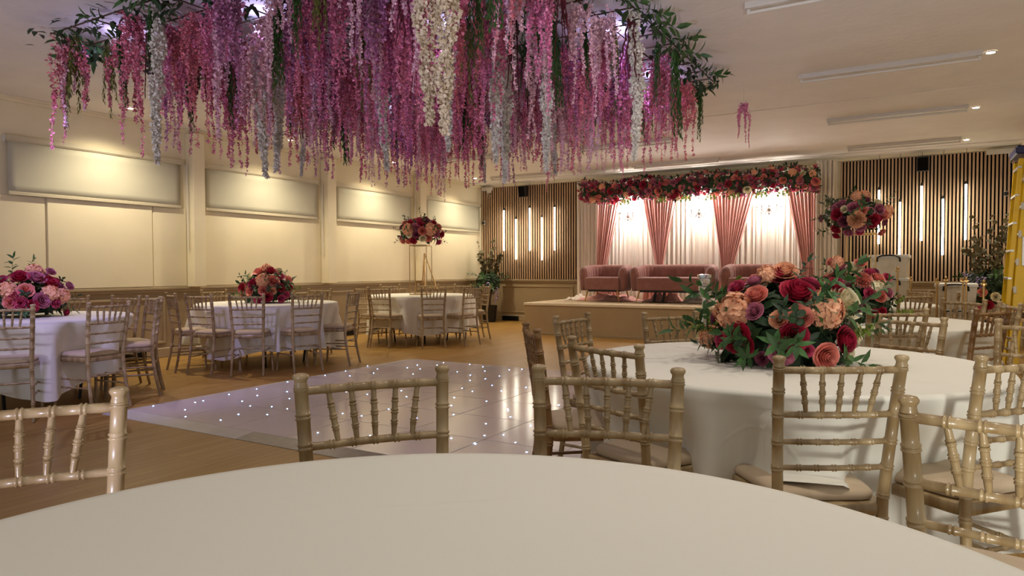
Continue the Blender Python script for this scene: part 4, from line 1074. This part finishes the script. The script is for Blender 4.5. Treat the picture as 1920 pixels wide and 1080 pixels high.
# ------------------------------------------------------------ storage boxes
def storage_box(x, y, z, w, d, h, label, lid=True):
    e = empty('storage_box', (x, y, z), R(-2), label, 'storage box', 'milky plastic storage boxes')
    mb = MB(); L = []
    for zz, i_ in ((0,.03),(.01,.022),(h-.045,.004),(h-.04,.0)):
        L.append([Vector((sx*(w/2-i_), sy*(d/2-i_), zz)) for sx, sy in ((-1,-1),(1,-1),(1,1),(-1,1))])
    mb.loops(L, True); mb.build('tub', M['box_plastic'], e, smooth=False)
    mb = MB(); mb.bbox(-w/2-.008, w/2+.008, -d/2-.008, d/2+.008, h-.045, h-.002, b=.006); mb.build('lid', M['white_plastic'], e, smooth=False)
    mb = MB(); mb.tube([(-.13,-d/2-.012,h-.09),(-.125,-d/2-.03,h-.04),(-.08,-d/2-.04,h-.015),(0,-d/2-.042,h-.01),(.08,-d/2-.04,h-.015),(.125,-d/2-.03,h-.04),(.13,-d/2-.012,h-.09)], .011, 8)
    mb.build('handle', M['black'], e)
    return e
zz = 0.001
lb = ['milky storage box on the floor, lowest of the stack behind the tall arrangement table', 'milky storage box second from the floor in the tall stack', 'milky storage box with a dark handle just under the topmost one', 'topmost milky storage box of the tall stack with a round sticker']
for h, t in zip((.365,.365,.30,.30), lb):
    b = storage_box(-.27, 10.35, zz, .44, .60, h, t); zz += h+.001
mb = MB(); mb.tube([(.017*math.cos(a), 0, .017*math.sin(a)) for a in [2*PI*k/16 for k in range(17)]], .0018, 4); st = mb.build('sticker', M['gold'], b); st.location = (-.155, -.3005, .15)
zz = .001
for k, t in enumerate(('low milky storage box on the floor beside the ladder plant', 'milky storage box in the middle of the shorter stack', 'top milky storage box of the shorter stack beside the ladder plant')):
    storage_box(.46, 10.3, zz, .44, .60, .322, t); zz += .323

# ------------------------------------------------------------ gold candle poles
def pole(px, y, ztop, label):
    h = heading(px); x = y*math.tan(h); e = empty('gold_candle_pole', (x, y, .002), 0, label, 'candle pole', 'gold candle poles by the storage boxes'); ztop -= .002
    mb = MB(); mb.lathe([(.11,0),(.11,.008),(.02,.014)], 24); mb.build('base', M['gold'], e)
    mb = MB(); mb.tube([(0,0,.01),(0,0,ztop-.02)], .011, 10); mb.build('pole', M['gold'], e)
    mb = MB(); mb.tube([(-.024,0,ztop-.03),(.024,0,ztop-.03)], .010, 8); mb.tube([(0,-.024,ztop-.03),(0,.024,ztop-.03)], .010, 8); mb.build('cross_clamp', M['gold'], e)
    mb = MB(); mb.lathe([(.010,0),(.014,.005),(.014,.045),(.009,.05)], 10, (0,0,ztop-.035)); mb.build('candle_cup', M['gold'], e)
for px, y, zt, t in ((1683,9.3,1.16,'in front of the tall box stack'), (1708,9.75,1.04,'just past the tall box stack'), (1757.5,8.35,1.04,'standing clear before the slats'), (1773.5,9.75,1.04,'at the corner of the shorter box stack'),
                     (1806,9.0,1.04,'first of the close pair before the shorter boxes'), (1812,9.35,1.04,'second of the close pair before the shorter boxes'), (1845,7.9,1.03,'beside the coral flowers and log slices')):
    pole(px, y, zt, 'slim gold candle pole '+t)

# ------------------------------------------------------------ rustic table with log slices, easel
e = empty('rustic_bench', (.98, 8.25, 0), 0, 'rustic plank bench at the foot of the yellow ladder', 'bench')
for k in range(3): mb = MB(); mb.bbox(-.36,.36,-.2+k*.135,-.07+k*.135,.64,.675,b=.005); mb.build('plank', M['log'], e, smooth=False)
for sx in (-1,1):
    for sy in (-1,1): mb = MB(); mb.bbox(sx*.3-.02,sx*.3+.02,sy*.14-.02,sy*.14+.02,.001,.64,b=.004); mb.build('leg', M['log'], e, smooth=False)
def logslice(x, y, z, r0, label):
    e = empty('log_slice', (x, y, z), 0, label, 'log slice', 'round log slices on the rustic bench'); r_ = random.Random(int(r0*1000)); n = 26
    pr = [r0*(1+r_.uniform(-.03,.03)) for _ in range(n)]
    mb = MB(); mb.loops([[Vector((q*s*math.cos(2*PI*k/n), q*s*math.sin(2*PI*k/n), zz)) for k, q in enumerate(pr)] for zz, s in ((0,.98),(.006,1),(.024,1),(.028,.985))], False); mb.build('bark_rim', M['bark'], e)
    mb = MB(); mb.loops([[Vector((q*.975*math.cos(2*PI*k/n), q*.975*math.sin(2*PI*k/n), zz)) for k, q in enumerate(pr)] for zz in (.001,.0285)], True); mb.build('slice_face', M['log'], e)
logslice(.80, 8.2, .676, .15, 'larger round log slice lying on the rustic bench'); logslice(.82, 8.18, .706, .12, 'smaller log slice stacked on the larger one')
e = empty('wooden_easel', (-7.75, 10.05, 0), R(-40), 'thin gold easel standing between the blind wall and the tall flower stand', 'easel')
mb = MB(); mb.tube([(0,0,1.46),(.26,-.05,.002)], .013, 8); mb.build('front_leg', M['gold'], e)
mb = MB(); mb.tube([(0,0,1.46),(-.26,-.05,.002)], .013, 8); mb.build('front_leg', M['gold'], e)
mb = MB(); mb.tube([(0,.01,1.45),(0,.5,.002)], .012, 8); mb.build('rear_leg', M['gold'], e)
mb = MB(); mb.tube([(-.2,-.05,.5),(.2,-.05,.5)], .012, 8); mb.build('ledge', M['gold'], e)

# ------------------------------------------------------------ yellow stepladder, folded and leaning on the wall
LX, LY = .83, 9.55
e = empty('step_ladder', (LX, LY, 0), 0, 'tall yellow stepladder folded against the side wall', 'ladder')
sh = lambda z: .15*z/2.45
def rail(name, x, y, w, d, zt, m):
    mb = MB(); L = []
    for z in (.002, zt): L.append([Vector((x+sh(z)+a, y+b, z)) for a, b in ((-w/2,-d/2),(w/2,-d/2),(w/2,d/2),(-w/2,d/2))])
    mb.loops(L, True); o = mb.build(name, m, e, smooth=False); bv = o.modifiers.new('edge', 'BEVEL'); bv.width = .004; return o
rail('front_rail', .115, -.26, .10, .028, 2.42, M['yellow']); rail('front_rail', .115, .24, .10, .028, 2.42, M['yellow'])
rail('rear_rail', .03, -.22, .045, .025, 2.36, M['yellow']); rail('rear_rail', .03, .20, .045, .025, 2.36, M['yellow'])
for k in range(7):
    z = .30+.305*k
    mb = MB(); mb.bbox(.075+sh(z), .155+sh(z), -.245, .225, z, z+.03, b=.004); mb.build('step', M['alu'], e, smooth=False)
    mb = MB(); mb.bbox(.012+sh(z), .05+sh(z), -.236, -.232+.43, z+.12, z+.145, b=.003); mb.build('rear_brace', M['alu'], e, smooth=False)
    mb = MB(); mb.bbox(.06+sh(z), .09+sh(z), -.285, -.262, z-.03, z+.045, b=.004); mb.build('step_bracket', M['white_plastic'], e, smooth=False)
mb = MB(); mb.bbox(-.03+sh(2.4), .19+sh(2.4), -.30, .28, 2.40, 2.49, b=.015); mb.build('top_cap', M['navy'], e, smooth=False)
mb = MB(); mb.bbox(.105+sh(1.3), .13+sh(1.3), -.29, -.275, 1.18, 1.50, b=.004); mb.build('spreader_bar', M['alu'], e, smooth=False)
# maker's oval on the near rail
zl = 1.86; T = Matrix.Translation((.120+sh(zl), -.2745, zl)) @ Matrix.Rotation(R(3.5), 4, 'Y')
def oval(name, a, b, y, m):
    mb = MB(); n = 28; mb.loops([[T @ Vector((a*math.cos(2*PI*k/n), yy, b*math.sin(2*PI*k/n))) for k in range(n)] for yy in (0, y)], True); return mb.build(name, m, e, smooth=False)
bo = oval('badge', .040, .118, -.0025, M['navy']); wo = oval('badge_field', .027, .092, -.0035, M['white_plastic'])
cu = bpy.data.curves.new('badge_lettering', 'FONT'); cu.body = 'WERNER'; cu.size = .042; cu.extrude = .0006; cu.align_x = 'CENTER'; cu.align_y = 'CENTER'; cu.materials.append(M['navy'])
tmp = bpy.data.objects.new('lettering_source', cu); COL.objects.link(tmp)
tme = bpy.data.meshes.new_from_object(tmp.evaluated_get(bpy.context.evaluated_depsgraph_get())); bpy.data.objects.remove(tmp)
tx = put('badge_lettering', tme, e)
tx.matrix_basis = T @ Matrix.Translation((0,-.0042,0)) @ Matrix.Rotation(R(-90), 4, 'Y') @ Matrix.Rotation(R(90), 4, 'X')
mb = MB(); mb.add([(0,0,0),(.13,.02,.1),(.12,.01,-.02),(.01,-.03,.0),(.13,-.02,.09),(.12,-.02,-.02)], [(0,1,2),(3,5,4),(0,3,4,1),(1,4,5,2),(2,5,3,0)])
o = mb.build('red_cloth', M['red'], None, smooth=False); o.location = (.78, 8.28, .677); tag(o, 'small red cloth on the rustic bench beside the ladder', 'cloth')
# ------------------------------------------------------------ hanging flower canopy
CX0, CX1, CY0, CY1 = -5.85, -1.74, 2.85, 7.1
def blossom(mb, p, s, r_):
    a = r_.uniform(0, 6.28); ax = Vector((r_.gauss(0,1), r_.gauss(0,1), r_.gauss(0,1))).normalized()
    q = ax.orthogonal().normalized(); b = ax.cross(q)
    for k in range(2):
        d = (q*math.cos(a+k*2.2)+b*math.sin(a+k*2.2)); sd = ax*(.55*s)
        tip = p+d*s*1.15+ax*.25*s
        mb.add([p, p+d*s*.55-sd, tip, p+d*s*.55+sd], [(0,1,2,3)])
def bunch_mesh(name, m, seed, tails=5, L=.94, spread=.10, dens=1.0, fat=.078, pet=.0225, tail_t=.58, stem_m=None):
    """a wisteria bunch hanging from z=0: full at the top, thinning to single-file tails"""
    r_ = random.Random(seed); mb = MB()
    for k in range(tails):
        a = 2*PI*k/tails+r_.uniform(-.5,.5); o_ = Vector((math.cos(a), math.sin(a), 0))*spread*r_.uniform(.3,1.25)
        l = L*(r_.uniform(.8,1.0) if k < 2 else r_.uniform(.42,.72)); z0 = -r_.uniform(0,.12)*L; ph = r_.uniform(0,6.28)
        c = lambda t: Vector((o_.x*(.35+.65*min(1, t*3))+.010*math.sin(9*t+ph), o_.y*(.35+.65*min(1, t*3))+.010*math.cos(8*t+ph), z0-l*t))
        mb.tube([c(q/5) for q in range(6)], .0016, 3, False)
        n = int(180*dens)
        for i in range(n):
            t = r_.random()**1.05; w_ = fat*(1-t/tail_t) if t < tail_t else 0; w_ = max(w_, .007)
            if t > tail_t and r_.random() < .52: continue
            b = r_.uniform(0,6.28); q = math.sqrt(r_.random())
            blossom(mb, c(t)+Vector((w_*q*math.cos(b), w_*q*math.sin(b), r_.uniform(-.01,.01))), pet*(1.15-.42*t)*r_.uniform(.75,1.15), r_)
    return mb.mesh(name, m, False)
def white_mesh(name, m, seed, L=.95, fat=.05, taper=.8):
    r_ = random.Random(seed); mb = MB(); ph = r_.uniform(0,6)
    c = lambda t: Vector((.02*math.sin(4*t+ph), .02*math.cos(3*t+ph), -L*t))
    mb.tube([c(q/5) for q in range(6)], .003, 4, False)
    for i in range(900):
        t = r_.random(); w_ = fat*(1-taper*max(0, t-.45)/.55)*(.85+.25*math.sin(23*t+ph)); b = r_.uniform(0,6.28)
        blossom(mb, c(t)+Vector((w_*math.cos(b), w_*math.sin(b), 0))*math.sqrt(r_.uniform(.3,1)), .021*r_.uniform(.7,1.1), r_)
    return mb.mesh(name, m, False)
def green_mesh(name, m, seed, L=.8):
    r_ = random.Random(seed); mb = MB()
    for k in range(5):
        a = r_.uniform(0,6.28); o_ = Vector((math.cos(a), math.sin(a), 0))*.06; l = L*r_.uniform(.6,1)
        c = lambda t: Vector((o_.x*(.3+t), o_.y*(.3+t), -l*t))
        mb.tube([c(q/4) for q in range(5)], .002, 3, False)
        for i in range(46):
            t = (i+.5)/46; b = i*2.4
            d = Vector((math.cos(b)*.7, math.sin(b)*.7, -.9)); ln = .062*r_.uniform(.7,1.2)*(1.1-.4*t); leaf(mb, c(t), d, (math.cos(b),math.sin(b),1), ln, ln*.34, .3)
    return mb.mesh(name, m, True)
def red_mesh(name, m, seed, L=.7):
    r_ = random.Random(seed); mb = MB()
    for k in range(6):
        a = r_.uniform(0,6.28); o_ = Vector((math.cos(a), math.sin(a), 0))*r_.uniform(.02,.06); l = L*r_.uniform(.6,1)
        n = 24; P = [Vector((o_.x*(.3+q/n*1.2)+.006*math.sin(q), o_.y*(.3+q/n*1.2), -l*q/n)) for q in range(n+1)]
        mb.tube(P, [(.0085 if q % 2 else .0055)*(1.2-.6*q/n) for q in range(n+1)], 5)
    return mb.mesh(name, m, True)
BM = {'pink': [bunch_mesh('pink_wisteria', M['wis_pink'], s) for s in range(5)], 'blush': [bunch_mesh('blush_wisteria', M['wis_blush'], 20+s) for s in range(3)],
      'mauve': [bunch_mesh('mauve_wisteria', M['wis_mauve'], 30+s) for s in range(3)], 'white': [white_mesh('white_strand', M['wis_white'], 40+s) for s in range(2)],
      'cream': [white_mesh('cream_strand', M['wis_cream'], 50, .95, .065, .7)], 'green': [green_mesh('green_strand', M['wis_green'], 60+s) for s in range(2)]+[green_mesh('olive_strand', M['wis_olive'], 66)], 'red': [red_mesh('burgundy_strand', M['wis_red'], 70+s) for s in range(2)]}
NM = {'pink': ('hanging_wisteria_bunch','pink hanging wisteria bunch in the ceiling flower canopy','pink wisteria bunches'), 'blush': ('hanging_wisteria_bunch','pale blush hanging wisteria bunch in the ceiling flower canopy','blush wisteria bunches'),
      'mauve': ('hanging_wisteria_bunch','mauve hanging wisteria bunch in the ceiling flower canopy','mauve wisteria bunches'), 'white': ('hanging_white_blossom','thick white blossom strand hanging in the ceiling flower canopy','white blossom strands'),
      'green': ('hanging_leaf_strand','trailing green leaf strand hanging in the ceiling flower canopy','trailing green strands'), 'red': ('hanging_amaranth','thin burgundy amaranth tails hanging in the ceiling flower canopy','burgundy amaranth strands'), 'cream': ('hanging_white_blossom','x','white blossom strands')}
r_ = random.Random(77)
TOPZ = HC-.075
nb = 0
def hang(kind, x, y, s=1.0, label=None, sz=None, top=None):
    global nb
    n, l, g = NM[kind]
    o = put(n, r_.choice(BM[kind])); o.location = (x, y, top if top else TOPZ+r_.uniform(-.02,.0)); o.rotation_euler = (0,0,r_.uniform(0,6.28)); o.scale = (s if sz is None else sz, s if sz is None else sz, s)
    tag(o, label or l, 'hanging flowers' if kind not in ('green',) else 'hanging foliage', g); nb += 1; return o
special = []
def at_bottom(px, py, z=2.09): p = on_z(px, py, z); special.append((p.x, p.y)); return p.x, p.y
for kind, px, py, zb, lb in (('white',297,263,2.10,'thick white blossom strand nearest the first blind end of the canopy'), ('white',493,328,2.05,'white blossom strand hanging lowest before the middle blind'), ('white',520,318,2.12,'short-spaced white blossom strand beside the lowest white one'),
                             ('white',722,318,2.10,'long white blossom strand over the pilaster beside the tall flower stand'), ('cream',800,150,2.12,'creamy thick blossom strand near the camera edge of the canopy'), ('cream',838,195,2.06,'creamy blossom strand nearest the camera, paired with another'),
                             ('white',950,338,2.02,'longest white blossom strand in the middle of the canopy'), ('white',932,300,2.12,'white blossom strand just behind the longest one'), ('white',1022,320,2.08,'white blossom strand toward the stage side of the canopy'), ('white',1252,292,2.12,'white blossom strand near the fluorescent battens'),
                             ('green',1333,275,2.15,'trailing green strand at the corner of the canopy near the battens'), ('green',146,225,2.28,'trailing green strand at the canopy corner near the first blind'), ('pink',136,268,2.12,'pink wisteria bunch wrapped with green at the first blind corner'),
                             ('green',640,330,2.1,'trailing green strand hanging low before the second pilaster'), ('green',525,190,2.3,'trailing green strand amid pink bunches over the middle round table'), ('red',383,220,2.36,'burgundy amaranth tails over the first blind'), ('red',655,95,2.4,'burgundy amaranth tails high in the middle of the canopy'),
                             ('red',1185,185,2.38,'burgundy amaranth tails on the stage side near the battens'), ('red',563,290,2.25,'dark amaranth tails peeking low before the middle blind'), ('green',925,90,2.35,'bright green trailing strand beside the creamy blossom pair')):
    zb -= .17*(kind in ('white','cream')); x, y = at_bottom(px, py, zb); q = max(1, (CY0+.08)/y); x, y = x*q, y*q; x = min(max(x, CX0), CX1); y = min(y, CY1+.15)
    L0 = {'white':.95,'cream':.95,'green':.8,'red':.7,'pink':.92}[kind]
    hang(kind, x, y, (TOPZ-zb)/L0, lb, sz=1.05)
o = hang('pink', -1.52, 7.3, .55, 'single thin pink wisteria tail hanging apart from the canopy by a clear thread', sz=.45, top=2.86)
mb = MB(); mb.tube([(0,0,0),(0,0,(HC-2.86)/.55)], .0012, 4); mb.build('thread', M['acrylic'], o)
nx, ny = 15, 16
for i in range(nx):
    for j in range(ny):
        x = CX0+(CX1-CX0)*(i+.5+r_.uniform(-.42,.42))/nx; y = CY0+(CY1-CY0)*(j+.5+r_.uniform(-.42,.42))/ny
        if i in (0,) and r_.random() < .5: continue
        q = r_.random()
        kind = 'pink' if q < .48 else 'blush' if q < .70 else 'mauve' if q < .79 else 'green' if q < .935 else 'red' if q < .985 else 'white'
        s = r_.uniform(.78,1.06); s *= .9 if (i in (0,nx-1) or j in (0,ny-1)) else 1
        if kind in ('green','red'): s *= .85
        hang(kind, x, y, s)
# the trellis and leafy vines that carry them
e = empty('canopy_trellis', ((CX0+CX1)/2, (CY0+CY1)/2, HC), 0, 'leafy trellis on the ceiling from which the wisteria hangs', 'trellis')
mb = MB(); wx, wy = (CX1-CX0)/2, (CY1-CY0)/2
for k in range(15): x = -wx+2*wx*k/14; mb.tube([(x,-wy,-.06),(x,wy,-.06)], .006, 5)
for k in range(15): y = -wy+2*wy*k/14; mb.tube([(-wx,y,-.068),(wx,y,-.068)], .006, 5)
mb.build('trellis_bars', M['bark'], e)
mb = MB()
for sx in (-1,1):
    for sy in (-1,1): mb.tube([(sx*wx*.8,sy*wy*.8,-.05),(sx*wx*.8,sy*wy*.8,-.001)], .01, 6)
mb.build('ceiling_hook', M['black'], e)
mb = MB()
for k in range(2600):
    if k % 3 == 0:
        t = r_.uniform(-1,1); sd = r_.choice(((t,-1),(t,1),(-1,t),(1,t))); x, y = sd[0]*wx, sd[1]*wy; x += r_.uniform(-.12,.12); y += r_.uniform(-.12,.12)
    else: x, y = r_.uniform(-wx,wx), r_.uniform(-wy,wy)
    a = r_.uniform(0,6.28); ln = r_.uniform(.06,.115)
    leaf(mb, (x, y, -r_.uniform(.03,.17)), (math.cos(a), math.sin(a), r_.uniform(-.9,.15)), (0,0,1), ln, ln*.45)
tag(mb.build('foliage', M['dark_leaf'], e), kind='stuff')
vm = [spray_mesh('vine_spray', M['mid_leaf'], 'lance', .26, 12, 90+s) for s in range(3)]
for k in range(60):
    t = r_.uniform(-1,1); sd = (t,-1) if k % 4 == 0 else (1,t) if k % 4 == 1 else (-1,t) if k % 4 == 2 else (t,1)
    d = Vector((sd[0] if abs(sd[0]) == 1 else r_.uniform(-.5,.5), sd[1] if abs(sd[1]) == 1 else r_.uniform(-.5,.5), -r_.uniform(.0,.35)))
    place(e, 'vine_spray', vm[k % 3], Vector((sd[0]*wx*.97, sd[1]*wy*.97, -.07)), d, r_.uniform(.7,1.15), r_.uniform(0,6))
EXPO = 0.6
# ------------------------------------------------------------ lights
def area(name, loc, sx, sy, w_, col, rot=(0,0,0), spread=180):
    l = bpy.data.lights.new(name, 'AREA'); l.shape = 'RECTANGLE'; l.size = sx; l.size_y = sy; l.energy = w_; l.color = col; l.spread = R(spread)
    o = bpy.data.objects.new(name, l); COL.objects.link(o); o.location = loc; o.rotation_euler = rot; return o
def point(name, loc, w_, col, rad=.1):
    l = bpy.data.lights.new(name, 'POINT'); l.energy = w_; l.color = col; l.shadow_soft_size = rad
    o = bpy.data.objects.new(name, l); COL.objects.link(o); o.location = loc; return o
def spot(name, loc, target, w_, col, ang=80, blend=.8, rad=.1):
    l = bpy.data.lights.new(name, 'SPOT'); l.energy = w_; l.color = col; l.spot_size = R(ang); l.spot_blend = blend; l.shadow_soft_size = rad
    o = bpy.data.objects.new(name, l); COL.objects.link(o); o.location = loc; o.rotation_euler = (Vector(target)-Vector(loc)).to_track_quat('-Z','Y').to_euler(); return o
# unseen fill spots added behind the camera to brighten the ceiling
for x, y, tx, ty, w_, c in ((-4.0, -1.2, -5.8, 3.6, 170, (.76,.73,1.0)), (-1.0, -1.2, -.6, 4.4, 230, (.78,.75,1.0)), (1.1, -.8, .3, 8.0, 200, (.98,.96,.87))):
    spot('ceiling_fill_spot', (x, y, .5), (tx, ty, 3.08), w_, c, 74, .9, .15)
# violet effect lights hidden up in the canopy
for x, y, w_ in ((-5.5, 3.2, 3), (-4.2, 3.5, 4), (-2.3, 3.3, 5), (-3.2, 4.4, 4), (-2.1, 5.2, 5), (-4.4, 5.4, 4), (-5.3, 6.4, 3), (-2.2, 6.6, 4)):
    point('canopy_violet_light', (x, y, 2.965), w_*.8, (.50,.48,1.0), .04)
spot('canopy_violet_spot', (-5.0, 2.0, 2.92), (-6.2, 3.6, .5), 110, (.52,.45,1.0), 62)
for x, y, w_ in ((.62, 5.0, 46), (.62, 2.55, 46), (.6, .1, 24), (-1.2, 1.6, 26), (-1.0, 4.2, 26)):
    spot('hall_downlight_beam', (x, y, 3.05), (x, y, 0), w_, (1,.90,.74), 118, .9, .05)
for x, y in ((-4.4, 9.3), (-1.9, 9.4), (-6.6, 10.6)):  # bare spots aimed straight down, no fittings built above them
    spot('room_down_spot', (x, y, 3.04), (x, y, 0), 30, (1,.87,.68), 120, .9)
w = bpy.data.worlds.new('hall_ambient'); S.world = w; w.use_nodes = True
w.node_tree.nodes['Background'].inputs[0].default_value = (.99,1,.96,1); w.node_tree.nodes['Background'].inputs[1].default_value = .24
# ------------------------------------------------------------ camera and view
cd = bpy.data.cameras.new('camera'); co = bpy.data.objects.new('camera', cd); COL.objects.link(co)
cd.sensor_width = 36; cd.sensor_fit = 'HORIZONTAL'; cd.lens = FPX/1920*36; cd.clip_start = .02; cd.clip_end = 100
mw = Matrix((CR, CU, -_f)).transposed().to_4x4(); mw.translation = CAM; co.matrix_world = mw
S.camera = co
S.view_settings.view_transform = 'Standard'; S.view_settings.look = 'None'; S.view_settings.gamma = 1; S.view_settings.use_curve_mapping = False
S.view_settings.exposure = EXPO
S.cycles.use_denoising = True
S.cycles.max_bounces = 6; S.cycles.diffuse_bounces = 4; S.cycles.glossy_bounces = 3; S.cycles.transmission_bounces = 6; S.cycles.sample_clamp_indirect = 6
